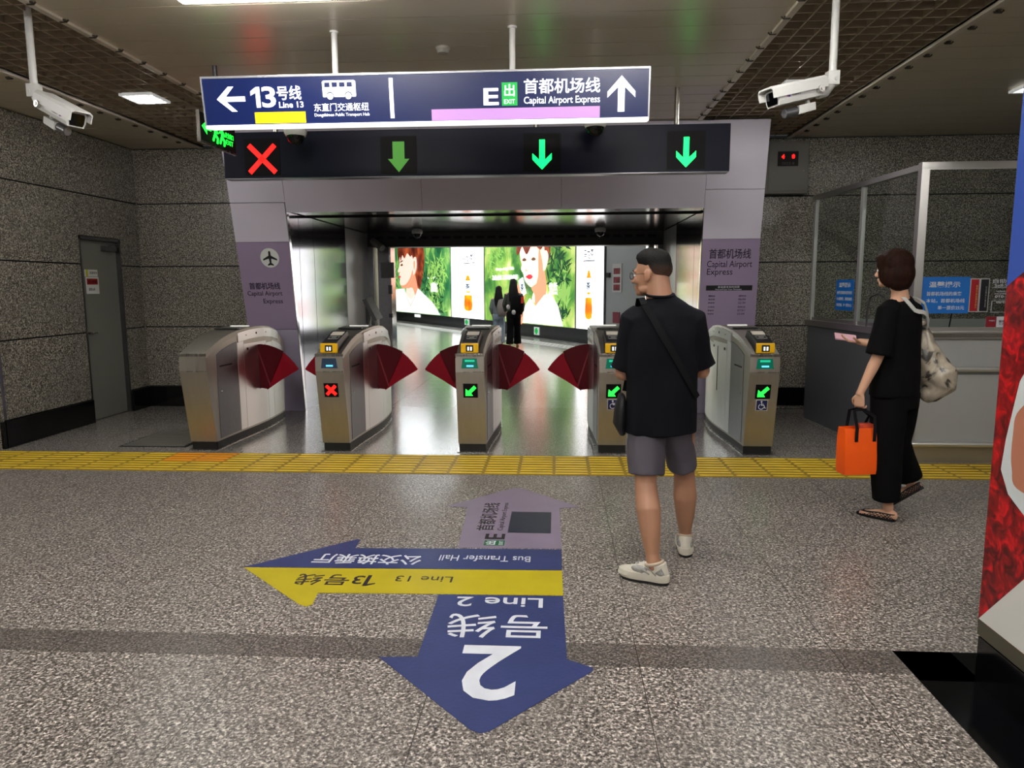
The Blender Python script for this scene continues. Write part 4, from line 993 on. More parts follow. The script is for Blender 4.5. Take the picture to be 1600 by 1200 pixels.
# ------------------------------------------------------------------ bullet cameras on poles
def cctv(pole, ztop, label, a, zj, drop, mirror_=1):
    """a = horizontal unit heading of the housing from the pole"""
    px, py = pole; t = thing('security_camera', label, 'camera', (px, py, ZC))
    A = Vector((a[0], a[1], 0)).normalized(); F = (A * math.cos(drop) + Vector((0,0,-math.sin(drop)))).normalized(); Sd = F.cross(Vector(Z_)).normalized(); Up = Sd.cross(F)
    b = B(); b.cyl((px, py, zj + .02), (px, py, ztop), .023); b.lathe((px, py, ztop - .012), [(.045, 0), (.045, .012)], 16); b.obj('pole', white_paint, t, smooth=True)
    J = Vector((px, py, zj))
    b = B(); b.box(px-.035, px+.035, py-.035, py+.035, zj - .035, zj + .05, .008)
    K = J + F*.05 + Vector((0,0,-.07)); b.tube([J + Vector((0,0,-.02)), K, K + F*.06], .026, 10); b.tube([J - Sd*.04, J + Sd*.04], .012, 10); b.obj('bracket', white_paint, t, smooth=True)
    O = K + F*.06 + Up*.03
    def P(f, s, u): return O + F*f + Sd*s + Up*u
    def sec(b, f0, f1, prof0, prof1):
        r0 = [b.bm.verts.new(P(f0, s, u)) for s, u in prof0]; r1 = [b.bm.verts.new(P(f1, s, u)) for s, u in prof1]; n = len(r0)
        for k in range(n): b._f([r0[k], r0[(k+1)%n], r1[(k+1)%n], r1[k]])
        b._f(r0[::-1]); b._f(r1)
    pr = [(-.055,-.045),(.055,-.045),(.062,-.02),(.062,.035),(.05,.05),(-.05,.05),(-.062,.035),(-.062,-.02)]
    b = B(); sec(b, 0, .33, [(x*.9, y*.9) for x, y in pr], pr); hs = b.obj('housing', white_paint, t)
    b = B(); hd = [(-.072,.0),(-.066,.0),(-.066,.05),(-.05,.06),(.05,.06),(.066,.05),(.066,.0),(.072,.0),(.072,.055),(.053,.07),(-.053,.07),(-.072,.055)]; sec(b, -.03, .37, hd, hd); b.obj('sunshield', white_paint, t)
    b = B(); sec(b, .328, .334, [(x*.78, y*.8) for x, y in pr], [(x*.78, y*.8) for x, y in pr]); b.obj('window', mat('lens_black', '050507', .05), hs)
    b = B(); b.tube([P(.08, 0, -.05), P(.08, 0, -.075)], .014, 10); 
    sec(b, .05, .17, [(-.03,-.115),(.03,-.115),(.035,-.07),(-.035,-.07)], [(-.034,-.12),(.034,-.12),(.036,-.07),(-.036,-.07)]); b.obj('illuminator', white_paint, t)
    b = B(); b.tube([P(.17, 0, -.096), P(.26, 0, -.096)], [.027, .028], 16); b.obj('illuminator_barrel', mat('barrel_grey', '6a6a6c', .35, .6), t, smooth=True)
    b = B(); b.tube([P(.255, 0, -.096), P(.262, 0, -.096)], .024, 16); b.obj('illuminator_lens', mat('ir_lens', '9a9aa0', .1, .5), t, smooth=True)
    for sd in (-1, 1):
        b = B(); b.tube([P(.03, sd*.06, -.005), P(.03, sd*.085, -.005)], .022, 12); b.tube([P(.03, sd*.085, -.005), P(.03, sd*.09, -.005)], .01, 10); b.obj('side_knob', steel_plain, t, smooth=True)
        U = F * (1 if sd < 0 else -1); c = P(.235, sd*.0632, .002)
        text('中国电子', P(.20 if sd < 0 else .20, sd*.0632, .0), F*sd*-1 if False else (F if (F.cross(Up)).dot(Sd*sd) > 0 else -F), Up, .07, .018, mat('logo_grey', '6a6a72', .5), hs)
        b = B(); b.disc(P(.262, sd*.0632, .002), (F if (F.cross(Up)).dot(Sd*sd) > 0 else -F), Up, .011, .0015, 12); b.obj('logo_dot', mat('logo_red', 'c02828', .4), hs)
        b = B(); b.disc(P(.254, sd*.0636, -.004), (F if (F.cross(Up)).dot(Sd*sd) > 0 else -F), Up, .008, .0015, 12); b.obj('logo_dot', mat('logo_blue', '2038a0', .4), hs)
cctv((-3.46, 4.80), ZC + .12, 'white box camera on a ceiling pole by the left wall, aimed down into the room', (.95, -.40), 2.86, math.radians(24))
cctv((1.70, 4.82), ZC + .12, 'white box camera on a ceiling pole before the right grille, aimed toward the portal side', (-.93, -.36), 2.83, math.radians(14))

# ------------------------------------------------------------------ small wall box with red digits
t = thing('wall_display_box', 'grey metal wall box with red digits beside the lilac portal', 'wall box', (2.77, 9.3, 2.95))
b = B(); b.box(2.50, 3.0, 9.14, 9.3, 2.66, 3.27, .006); b.box(2.53, 2.97, 9.13, 9.14, 2.69, 3.24, .003); b.obj('cabinet', mat('cabinet_grey', '6c6a62', .45), t)
b = B(); b.box(2.63, 2.87, 9.122, 9.131, 2.98, 3.15); s = b.obj('display', black_matt, t)
text('4', (2.69, 9.12, 3.09), X_, Z_, .035, .05, led_red, s, bold=.05); text('8', (2.81, 9.12, 3.09), X_, Z_, .035, .05, led_red, s, bold=.05)
text('2023-8', (2.75, 9.12, 3.01), X_, Z_, .15, .03, mat('dim_digits', '4a4844', .5), s)
b = B(); b.cyl((2.94, 9.125, 2.92), (2.94, 9.135, 2.92), .01); b.obj('lock', chrome, t)

# ------------------------------------------------------------------ ticket booth
bt = thing('ticket_booth', 'grey ticket booth with steel-framed glass walls and a counter', 'ticket booth', (4.3, 7.6, 0))
A0 = Vector((2.94, 8.72, 0)); A1 = Vector((3.09, 6.47, 0)); XE = 5.3; HB = 2.57; ZK = 1.17
sd = (A1 - A0); sl = sd.length; sd.normalize(); sn = Vector((-sd.y, sd.x, 0)) * -1
if sn.x > 0: sn = -sn
def sbox(b, u0, u1, o0, o1, z0, z1):
    q = lambda u, o, z: A0 + sd*u + sn*o + Vector((0,0,z))
    b.hexa([q(u0,o0,z0), q(u1,o0,z0), q(u1,o1,z0), q(u0,o1,z0), q(u0,o0,z1), q(u1,o0,z1), q(u1,o1,z1), q(u0,o1,z1)])
bg = mat('booth_grey', 'adaeac', .36, .15, var=(1.5, .03))
b = B(); sbox(b, 0, sl, -.04, 0, .0, 1.10); part_label(b.obj('side_panel', mat('booth_side_grey', '64666a', .42, .2), bt), 'long grey side panel')
b = B(); b.box(3.12, XE, 6.47, 6.51, .80, 1.10, .004); b.box(3.12, XE, 6.475, 6.515, .17, .79, .004); b.obj('front_panel', bg, bt)
b = B(); b.box(3.10, XE, 6.485, 6.52, .0, .16); b.obj('kick_plate', mat('kick_steel', 'b8b4ac', .35, .9), bt)
b = B(); b.box(3.08, 3.14, 6.46, 6.52, 0, 1.12); b.obj('corner_post', steel_plain, bt)
b = B(); b.tube([(3.10, 6.43, .84), (XE, 6.43, .84)], .022, 12); 
for x in (3.2, 4.3, 5.2): b.cyl((x, 6.43, .84), (x, 6.48, .84), .01)
b.obj('hand_rail', mat('rail_steel', 'e2e2e0', .33, .8), bt, smooth=True)
b = B(); b.tube([(3.10, 6.44, .175), (XE, 6.44, .175)], .025, 12); b.obj('hand_rail', mat('rail_steel', 'e2e2e0', .33, .8), bt, smooth=True)
b = B(); sbox(b, -.03, sl + .02, -.35, .03, 1.10, 1.165); b.box(3.05, XE, 6.44, 6.85, 1.10, 1.165, .004); b.obj('counter_top', steel_plain, bt)
b = B(); b.box(3.06, XE, 6.434, 6.442, 1.115, 1.15); b.obj('counter_edge', chrome, bt)
for u, w in ((.02, .04), (1.13, .045)): b = B(); sbox(b, u, u + w, -.04, 0, ZK, HB - .04); b.obj('window_post', MATS['rail_steel'], bt)
b = B(); b.box(3.05, 3.12, 6.455, 6.525, ZK - .01, HB - .03, .004); b.obj('window_post', steel_plain, bt); b = B(); b.box(5.2, 5.26, 6.46, 6.52, ZK, HB); b.obj('window_post', steel_plain, bt)
b = B(); sbox(b, 0, sl, -.05, .01, HB - .04, HB + .01); b.box(3.05, XE, 6.455, 6.52, HB - .04, HB + .015, .003); b.box(3.05, XE, 6.452, 6.46, HB - .05, HB - .04); b.obj('top_rail', steel_plain, bt)
b = B(); sbox(b, 0, sl, -.03, -.01, ZK - .005, ZK + .03); b.box(3.12, XE, 6.475, 6.50, ZK - .005, ZK + .03); b.obj('window_rail', steel_plain, bt)
b = B(); sbox(b, .06, 1.12, -.026, -.018, ZK + .03, HB - .04); b.obj('window_glass', glass, bt)
b = B(); sbox(b, 1.18, sl - .06, -.026, -.018, ZK + .03, HB - .04); b.obj('window_glass', glass, bt)
b = B(); b.box(3.13, 5.2, 6.484, 6.492, ZK + .03, HB - .04); gf = b.obj('window_glass', glass, bt)
b = B(); b.box(3.0, XE, 8.68, 8.72, 0, 1.17); b.box(XE, XE + .05, 6.47, 8.72, 0, HB); b.obj('rear_panel', bg, bt)
b = B(); sbox(b, 1.42, 1.46, .0, .012, 1.17, 1.19)
q = lambda u, z: A0 + sd*u + sn*.02 + Vector((0,0,z))
b = B(); b.tube([q(1.44, 1.165), q(1.44, 1.35), q(1.49, 1.45), q(1.62, 1.48), q(1.75, 1.45), q(1.80, 1.35), q(1.80, 1.165)], .010, 8); part_label(b.obj('talk_hole_rim', steel_dark, bt, smooth=True), 'arched metal rim of the service opening')
b = B(); b.tube([(3.49, 6.7, 1.165), (3.505, 6.7, 1.29), (3.52, 6.7, 1.38)], .006, 8); b.obj('microphone', black_plastic, bt)
blue_note = mat('notice_blue', '0b6fc8', .45)
n1 = thing('window_notice', 'narrow blue notice stuck on the side glass of the ticket booth', 'notice', tuple(A0 + sd*.8 + Vector((0,0,1.46))))
u0, u1 = .66, 1.06
b = B(); sbox(b, u0, u1, -.017, -.014, 1.30, 1.62); nn = b.obj('notice_sheet', blue_note, n1)
qq = lambda u, z: A0 + sd*u + sn*(-.013) + Vector((0,0,z))
text('温馨提示', qq(.86, 1.565), sd, Z_, .26, .05, film_white, nn, bold=.02)
text('乘坐首都机场线的乘客', qq(.86, 1.485), sd, Z_, .34, .035, film_white, nn)
text('可在此购票，首都机场线', qq(.86, 1.42), sd, Z_, .35, .035, film_white, nn)
text('单程票价，单一票价25元', qq(.86, 1.355), sd, Z_, .34, .035, film_white, nn)
def fnote(name, label, x0, x1, z0, z1, m, cat='notice'):
    t = thing(name, label, cat, ((x0+x1)/2, 6.48, (z0+z1)/2)); b = B(); b.box(x0, x1, 6.479, 6.483, z0, z1); return b.obj('notice_sheet', m, t)
nn = fnote('window_notice', 'wide blue notice on the front glass behind the walking woman', 3.02 + .09, 3.525, 1.318, 1.63, blue_note)
F_ = lambda x, z: (x, 6.4785, z)
text('温馨提示', F_(3.315, 1.565), X_, Z_, .26, .05, film_white, nn, bold=.02)
text('首都机场线的乘客', F_(3.315, 1.487), X_, Z_, .29, .036, film_white, nn, bold=.01)
text('本站，首都机场线', F_(3.33, 1.427), X_, Z_, .32, .036, film_white, nn, bold=.01)
text('单一票价25元', F_(3.38, 1.367), X_, Z_, .22, .036, film_white, nn, bold=.01)
nn = fnote('window_notice', 'tall red strip notice with white border on the booth front glass', 3.528, 3.605, 1.33, 1.615, mat('notice_border', 'c8c8c8', .4))
b = B(); b.box(3.534, 3.598, 6.476, 6.479, 1.337, 1.608); r_ = b.obj('red_ground', mat('strip_red', 'a81420', .4), nn)
text('首都机场线乘车提示', (3.582, 6.4755, 1.46), (0,0,-1), X_, .2, .014, mat('gold_print', 'c89a50', .5), r_)
nn = fnote('window_notice', 'tall black strip notice with white border on the booth front glass', 3.609, 3.686, 1.33, 1.615, MATS['notice_border'])
b = B(); b.box(3.615, 3.679, 6.476, 6.479, 1.337, 1.608); r_ = b.obj('black_ground', mat('strip_black', '12121c', .4), nn)
text('文明乘车从我做起', (3.66, 6.4755, 1.46), (0,0,-1), X_, .18, .012, MATS['card_grey'], r_)
t = thing('window_lettering', 'white self-service lettering on the booth front glass', 'lettering', (3.85, 6.48, 1.48))
for s, x, z, w, h in (('自助服务', 3.83, 1.592, .23, .035), ('Self-Service', 3.84, 1.555, .22, .028), ('中国电子票务服务', 3.85, 1.505, .2, .014), ('24小时热线电话', 3.85, 1.485, .24, .014), ('010-64774', 3.84, 1.462, .2, .022), ('微信扫码', 3.85, 1.41, .2, .014)):
    text(s, (x, 6.481, z), X_, Z_, w, h, film_white, t)
b = B()
for x0, x1, z0, z1 in ((3.71, 3.98, 1.534, 1.537), (3.72, 3.96, 1.438, 1.4395), (3.715, 3.97, 1.325, 1.328), (3.715, 3.97, 1.422, 1.425), (3.715, 3.718, 1.325, 1.425)): b.box(x0, x1, 6.479, 6.483, z0, z1)
b.obj('frame_lines', film_white, t)
nn = fnote('window_notice', 'small dark red label low on the booth front glass', 3.682, 3.765, 1.195, 1.29, mat('notice_wine', '8c1c28', .4))
text('中国银行', F_(3.73, 1.255), X_, Z_, .05, .012, film_white, nn)
nn = fnote('window_notice', 'small white label low on the booth front glass beside the dark red one', 3.768, 3.85, 1.195, 1.29, MATS['sticker_white'])
text('服务\n公示', F_(3.81, 1.24), X_, Z_, .045, .04, ink, nn)

# hanging black and white sign at the frame's right edge
t = thing('hanging_sign', 'black hanging sign with curved white edges beside the blue banner top', 'sign', (3.75, 5.5, 2.85))
b = B(); b.box(3.47, 3.95, 5.5, 5.6, 2.70, 3.04); sb = b.obj('sign_box', black_plastic, t)
b = B(); b.prism([(3.48,2.70),(3.505,2.70),(3.52,2.86),(3.51,3.03),(3.48,3.03)], (0, 5.497, 0), X_, Z_, .004); b.prism([(3.58,2.71),(3.62,2.71),(3.72,3.03),(3.66,3.0)], (0, 5.497, 0), X_, Z_, .004); b.obj('white_edge', white_paint, sb)
b = B(); b.cyl((3.7, 5.55, 3.04), (3.7, 5.55, ZC), .02); b.obj('hanging_pole', steel, t)

# ------------------------------------------------------------------ column with the banner, right edge
b = B(); b.box(1.70, 2.75, .2, 2.80, .19, ZC); struct(b.obj('column', mat('column_stone', '5c5a55', .3)))
b = B(); b.box(1.665, 2.79, .16, 2.81, 0, .19, .003); struct(b.obj('column_plinth', black_stone))
bn = thing('advert_banner', 'tall red and blue advert panel with a person in white on the column', 'banner', (1.68, 1.5, .2))
b = B(); b.box(1.665, 1.70, .2, 2.82, .195, 3.05, .003); b.obj('banner_frame', mat('banner_frame_olive', '4a4638', .5), bn)
XB = 1.6645
def yz(name, pts, m, off, par=bn): b = B(); b.prism([(-y, z) for y, z in pts], (XB - off, 0, 0), (0,-1,0), Z_, .003); return b.obj(name, m, par)
redm = bpy.data.materials.new('banner_red'); redm.use_nodes = True; nt = redm.node_tree; p = nt.nodes['Principled BSDF']
tc = nt.nodes.new('ShaderNodeTexCoord'); vv = nt.nodes.new('ShaderNodeTexNoise'); vv.inputs['Scale'].default_value = 16; vv.inputs['Detail'].default_value = 6; vv.inputs['Distortion'].default_value = 1.2
cr = nt.nodes.new('ShaderNodeValToRGB'); cr.color_ramp.elements[0].position = .35; cr.color_ramp.elements[0].color = lin('4a0208'); cr.color_ramp.elements[1].position = .66; cr.color_ramp.elements[1].color = lin('d8101c')
e = cr.color_ramp.elements.new(.52); e.color = lin('8c0a12')
nt.links.new(tc.outputs['Object'], vv.inputs['Vector']); nt.links.new(vv.outputs['Fac'], cr.inputs[0]); nt.links.new(cr.outputs[0], p.inputs['Base Color']); p.inputs['Roughness'].default_value = .35
pr = yz('red_print', [(2.815,.26),(2.815,1.56),(.25,3.0),(.25,.26)][::-1], redm, .001)
yz('blue_print', [(2.815,1.56),(2.815,3.03),(.25,3.03),(.25,3.0)][::-1], mat('banner_blue', '2c4a9c', .35), .0012)
yz('white_swoosh', [(2.812,.262),(2.50,.60),(.25,1.1),(.25,.262)][::-1], mat('banner_white', 'd2d2cc', .4), .002)
yz('white_shirt', [(2.60,1.36),(2.69,1.22),(2.74,1.0),(2.755,.88),(2.70,.80),(2.60,.75),(2.2,.8),(1.6,.9),(1.4,1.6),(1.9,1.9),(2.4,1.6)][::-1], mat('banner_shirt', 'c9d0d0', .5), .002)
yz('arm_print', smooth_poly([(2.675,1.12),(2.70,1.02),(2.69,.90),(2.62,.83),(2.2,.86),(2.1,1.1),(2.5,1.2)][::-1]), mat('banner_skin', 'b07058', .5), .003)
# ------------------------------------------------------------------ people
def loft(b, pts, rad, side, seg=20, cap=1):
    """rings along pts; rad = (across, fore-aft) per ring; side = across direction; rounded ends"""
    pts = [Vector(p) for p in pts]; side = Vector(side)
    rad = [(r, r) if not isinstance(r, tuple) else r for r in rad]
    P, R_ = [], []
    if cap:
        t = (pts[0] - pts[1]).normalized(); rr = min(rad[0])
        for k in (0, 35, 65): P.append(pts[0] + t * rr * math.cos(math.radians(k)) * .9); R_.append((rad[0][0]*max(.05, math.sin(math.radians(k))), rad[0][1]*max(.05, math.sin(math.radians(k)))))
    P += pts; R_ += rad
    if cap:
        t = (pts[-1] - pts[-2]).normalized(); rr = min(rad[-1])
        for k in (65, 35, 0): P.append(pts[-1] + t * rr * math.cos(math.radians(k)) * .9); R_.append((rad[-1][0]*max(.05, math.sin(math.radians(k))), rad[-1][1]*max(.05, math.sin(math.radians(k)))))
    n = len(P); rings = []
    for i in range(n):
        t = (P[min(i+1, n-1)] - P[max(i-1, 0)]).normalized()
        s = (side - t * side.dot(t)).normalized(); f = t.cross(s)
        rings.append([b.bm.verts.new(P[i] + s*(R_[i][0]*math.cos(k*2*PI/seg)) + f*(R_[i][1]*math.sin(k*2*PI/seg))) for k in range(seg)])
    for i in range(n-1):
        for k in range(seg): b._f([rings[i][k], rings[i][(k+1)%seg], rings[i+1][(k+1)%seg], rings[i+1][k]])
    b._f(rings[0][::-1]); b._f(rings[-1])

def fuse(b, name, m, parent, voxel=.006, smooth=6, wrinkle=None, keep=None):
    """melt overlapping shells into one continuous surface"""
    bmesh.ops.recalc_face_normals(b.bm, faces=b.bm.faces)
    me = bpy.data.meshes.new(name); off = offset_of(parent)
    for v in b.bm.verts: v.co -= off
    b.bm.to_mesh(me); b.bm.free()
    o = bpy.data.objects.new(name, me); C.objects.link(o)
    md = o.modifiers.new('r', 'REMESH'); md.mode = 'VOXEL'; md.voxel_size = voxel
    if smooth: ms = o.modifiers.new('s', 'SMOOTH'); ms.factor = .5; ms.iterations = smooth
    dg = bpy.context.evaluated_depsgraph_get()
    nm = bpy.data.meshes.new_from_object(o.evaluated_get(dg))
    o.modifiers.clear(); o.data = nm; bpy.data.meshes.remove(me)
    nm.name = name; nm.materials.clear(); nm.materials.append(m)
    if wrinkle:
        amp, fr, st = wrinkle[:3]
        nv = [v.normal.copy() for v in nm.vertices]
        for v, n_ in zip(nm.vertices, nv):
            p = v.co
            d = mnoise.noise(Vector((p.x*fr, p.y*fr, p.z*fr*st))) + .5*mnoise.noise(Vector((p.x*fr*2.3+5, p.y*fr*2.3, p.z*fr*2.3*st)))
            v.co = p + n_ * (amp * d)
    nm.shade_smooth()
    o.parent = parent
    return o

def hand(b, wrist, d, nrm, s, curl=.5, k=1.0, thumb=1):
    """palm and five bent fingers; d = pointing direction, nrm = back of the hand, s = toward the little finger"""
    d, nrm, s = Vector(d).normalized(), Vector(nrm).normalized(), Vector(s).normalized()
    loft(b, [wrist - d*.01, wrist + d*.03*k, wrist + d*.085*k], [(.026*k, .018*k), (.036*k, .015*k), (.040*k, .013*k)], s, 14)
    for i, (off, l, r) in enumerate(((-.030, .070, .0085), (-.010, .078, .009), (.010, .073, .0087), (.029, .058, .0078))):
        base = wrist + d*(.082*k) + s*(off*k)
        a = 0; p = base; pts = [base - d*.02*k, base]
        for q, fr in enumerate((.45, .32, .23)):
            a += curl * (.55 + .1*i) * (1.0 if q else .8)
            dd = d*math.cos(a) - nrm*math.sin(a)
            p = p + dd*(l*fr*k); pts.append(p)
        b.tube(pts, [r*k*1.05, r*k*1.02, r*k, r*k*.92, r*k*.75], 10)
    t0 = wrist + d*.025*k - s*.028*k
    t1 = t0 + (d*.6 - s*.7 - nrm*.35*thumb).normalized()*.035*k
    t2 = t1 + (d*.85 - s*.25 - nrm*.5*thumb).normalized()*.03*k
    t3 = t2 + (d*.8 - nrm*.6*thumb).normalized()*.022*k
    b.tube([t0, t1, t2, t3], [.013*k, .0115*k, .0105*k, .008*k], 10)

def head(b, c, f, tilt=0., k=1.0):
    """skull, jaw, nose, lips, ears; c = centre of the head, f = facing direction"""
    f = Vector(f).normalized(); s = f.cross(Vector(Z_)).normalized(); u = Vector(Z_)
    if tilt: f, u = f*math.cos(tilt) - u*math.sin(tilt), u*math.cos(tilt) + f*math.sin(tilt)
    P = lambda x, y, z: Vector(c) + s*(x*k) + f*(y*k) + u*(z*k)
    ax = (s, f, u)
    E = lambda p, r: b.ell(p, [q*k for q in r], ax, 24, 16)
    E(P(0, -.012, .03), (.076, .096, .088)); E(P(0, .022, -.015), (.066, .072, .085)); E(P(0, .03, -.055), (.054, .056, .055))
    E(P(0, .052, -.085), (.036, .040, .026)); E(P(0, .078, -.095), (.018, .016, .015))
    E(P(0, .075, .02), (.052, .022, .016))
    for q in (-1, 1):
        E(P(q*.040, .062, -.028), (.02, .022, .022)); E(P(q*.045, .02, -.075), (.016, .04, .022))
        E(P(q*.078, -.008, -.008), (.009, .019, .031)); E(P(q*.083, -.012, -.002), (.006, .020, .027)); E(P(q*.080, -.002, -.032), (.006, .009, .010))
    b.tube([P(0,.088,.014), P(0,.098,-.008), P(0,.112,-.03), P(0,.104,-.038)], [.008*k, .009*k, .012*k, .010*k], 10)
    for q in (-1, 1): E(P(q*.011, .100, -.034), (.008, .010, .008))
    E(P(0, .094, -.058), (.022, .010, .006)); E(P(0, .091, -.068), (.019, .010, .0065))
    return P, ax, (s, f, u)

skin = mat('skin', 'a67a60', .5, var=(6, .05)); skin_f = mat('skin_fair', 'd0a184', .5, var=(6, .05))
for m_ in (skin, skin_f): m_.node_tree.nodes['Principled BSDF'].inputs['Subsurface Weight'].default_value = .06; m_.node_tree.nodes['Principled BSDF'].inputs['Subsurface Radius'].default_value = (.01, .004, .002)
hair_black = mat('hair_black', '0c0a09', .6, spec=.2, var=(90, .4, (1, 1, .2)), bump=(160, .5))
hair_brown = mat('hair_brown', '24120b', .62, spec=.1, var=(60, .45, (1, 1, .15)), bump=(150, .5))
eye_white = mat('eye_white', 'dcdcd8', .2); eye_dark = mat('eye_dark', '1a100c', .1)
black_cloth = mat('black_cloth', '070910', .9, spec=.2, var=(20, .12), bump=(500, .15))
black_cloth2 = mat('black_cotton', '050506', .9, spec=.15, bump=(500, .15))
shorts_cloth = mat('shorts_cloth', '4c4851', .7, var=(3, .08), bump=(400, .1))
def eyes(P, axs, parent, k=1.0, woman=False):
    s, f, u = axs
    for q in (-1, 1):
        b = B(); b.ell(P(q*.031, .078, .000), [.0125*k]*3, (s, f, u), 14, 10); e = b.obj('eye', eye_white, parent, smooth='all')
        b = B(); b.ell(P(q*.031, .0865, .000), [.0058*k, .0045*k, .0058*k], (s, f, u), 12, 8); b.obj('iris', eye_dark, e, smooth='all')
        b = B(); b.tube([P(q*.012, .094, .021), P(q*.030, .093, .027), P(q*.052, .080, .021)], [.003, .0035, .002], 6); b.obj('eyebrow', hair_black, parent, smooth='all')

# ---- the man in black seen from behind
man = thing('person', 'man in black t-shirt and grey shorts seen from behind, looking aside through glasses', 'person', (.6, 3.93, 0))
b = B()
HC = Vector((.503, 3.95, 1.628)); HF = Vector((-.86, .50, 0))
P, ax, axs = head(b, HC, HF, .05, 1.0)
side = Vector((1, .08, 0))
b_ = b
loft(b, [(.530, 3.933, 1.615), (.536, 3.928, 1.55), (.545, 3.924, 1.49), (.556, 3.92, 1.43)], [(.062, .066), (.067, .070), (.073, .072), (.088, .072)], side)
loft(b, [(.56, 3.93, 1.42), (.56, 3.93, 1.33), (.563, 3.93, 1.2), (.567, 3.93, 1.05), (.57, 3.93, .93), (.57, 3.93, .86)], [(.13, .08), (.172, .105), (.165, .105), (.15, .10), (.165, .11), (.15, .10)], side)
SL, SR = Vector((.395, 3.935, 1.385)), Vector((.728, 3.945, 1.385))
EL, ER = Vector((.358, 3.965, 1.095)), Vector((.792, 3.985, 1.105))
WL, WR = Vector((.455, 4.18, 1.085)), Vector((.655, 4.20, 1.10))
for s_, e_, w_ in ((SL, EL, WL), (SR, ER, WR)):
    loft(b, [s_, s_.lerp(e_, .3), s_.lerp(e_, .75), e_], [.052, .05, .044, .041], Y_)
    loft(b, [e_, e_.lerp(w_, .3), e_.lerp(w_, .75), w_], [.042, .043, .032, .026], Z_)
hand(b, WL, (.75, .6, .0), (0, .3, .95), (0, .95, -.2), .5); hand(b, WR, (-.75, .6, 0), (0, .3, .95), (0, .95, -.2), .5)
HL, HR_ = Vector((.487, 3.93, .9)), Vector((.655, 3.95, .9))
KL, KR = Vector((.482, 3.86, .50)), Vector((.728, 4.08, .49))
AL, AR = Vector((.516, 3.725, .085)), Vector((.757, 4.165, .085))
for h_, k_, a_ in ((HL, KL, AL), (HR_, KR, AR)):
    loft(b, [h_, h_.lerp(k_, .35), h_.lerp(k_, .75), k_], [.088, .083, .066, .058], X_)
    c1 = k_.lerp(a_, .3) + Vector((0, -.016, 0)); c2 = k_.lerp(a_, .62) + Vector((0, -.008, 0))
    loft(b, [k_, k_.lerp(a_, .12) + Vector((0,-.004,0)), c1, c2, k_.lerp(a_, .85), a_], [.060, .062, (.067, .070), (.053, .058), (.037, .042), (.036, .044)], X_)
FL, FR = Vector((-.90, .42, 0)).normalized(), Vector((.12, 1, 0)).normalized()
def foot_skin(b, a_, fdir): loft(b, [a_ + fdir*-.03 + Vector((0,0,-.035)), a_ + fdir*.06 + Vector((0,0,-.045)), a_ + fdir*.14 + Vector((0,0,-.055))], [.034, .036, .025], fdir.cross(Vector(Z_)))
foot_skin(b, AL, FL); foot_skin(b, AR, FR)
fuse(b, 'body', skin, man, .005, 4)
eyes(P, axs, man)
# hair: thick top, short faded sides
s, f, u = axs
def hair_cap(P, parent, m, top, prof, name='hair', ax_=None):
    """shell over the skull; prof(azimuth) -> lowest elevation covered, top = thickness at elevation e"""
    b = B(); nA, nE = 48, 18; out, inn = [], []
    for i in range(nA):
        az = 2*PI*i/nA; lo = prof(az); ro, ri = [], []
        for j in range(nE):
            e = lo + (PI/2 - lo) * j/(nE-1) * .985
            d = Vector((math.sin(az)*math.cos(e), math.cos(az)*math.cos(e), math.sin(e)))
            r = 1/math.sqrt((d.x/.078)**2 + (d.y/.098)**2 + (d.z/.09)**2)
            t = top(az, e, (e - lo))
            ro.append(b.bm.verts.new(P(d.x*(r+t), -.012 + d.y*(r+t), .03 + d.z*(r+t)))); ri.append(b.bm.verts.new(P(d.x*(r-.012), -.012 + d.y*(r-.012), .03 + d.z*(r-.012))))
        out.append(ro); inn.append(ri)
    for i in range(nA):
        k = (i+1) % nA
        for j in range(nE-1):
            b._f([out[i][j], out[k][j], out[k][j+1], out[i][j+1]]); b._f([inn[i][j+1], inn[k][j+1], inn[k][j], inn[i][j]])
        b._f([inn[i][0], inn[k][0], out[k][0], out[i][0]])
    b._f([out[i][-1] for i in range(nA)]); b._f([inn[i][-1] for i in range(nA)][::-1])
    return b.obj(name, m, parent, smooth='all')
def lerp(a, b, t): return a + (b-a)*max(0, min(1, t))
def man_low(az):   # az 0 = face, pi = nape
    a = abs(az if az <= PI else az - 2*PI)
    pts = [(0, .60), (.45, .54), (.62, .36), (1.1, .24), (1.35, .08), (1.6, .10), (1.8, -.38), (2.3, -.70), (PI, -.80)]
    for (a0, v0), (a1, v1) in zip(pts, pts[1:]):
        if a <= a1: return lerp(v0, v1, (a-a0)/(a1-a0))
    return -.72
def man_top(az, e, above): 
    t = lerp(-.005, .004, above/.55); t = lerp(t, .019, (e-.30)/.45)
    return t + (.006*max(0, math.cos(az))*(1 if e > .55 else 0))
fade = mat('hair_faded', '0d0b0a', .65, spec=.2, bump=(200, .5)); nt = fade.node_tree; p = nt.nodes['Principled BSDF']
g_ = nt.nodes.new('ShaderNodeTexCoord'); xz = nt.nodes.new('ShaderNodeSeparateXYZ'); nt.links.new(g_.outputs['Object'], xz.inputs[0])
nz = nt.nodes.new('ShaderNodeTexNoise'); nz.inputs['Scale'].default_value = 220; nt.links.new(g_.outputs['Object'], nz.inputs['Vector'])
m1 = nt.nodes.new('ShaderNodeMath'); m1.operation = 'MULTIPLY_ADD'; m1.inputs[1].default_value = .03; nt.links.new(nz.outputs['Fac'], m1.inputs[0]); nt.links.new(xz.outputs[2], m1.inputs[2])
m2 = nt.nodes.new('ShaderNodeMapRange'); m2.inputs['From Min'].default_value = 1.575; m2.inputs['From Max'].default_value = 1.70; nt.links.new(m1.outputs[0], m2.inputs['Value'])
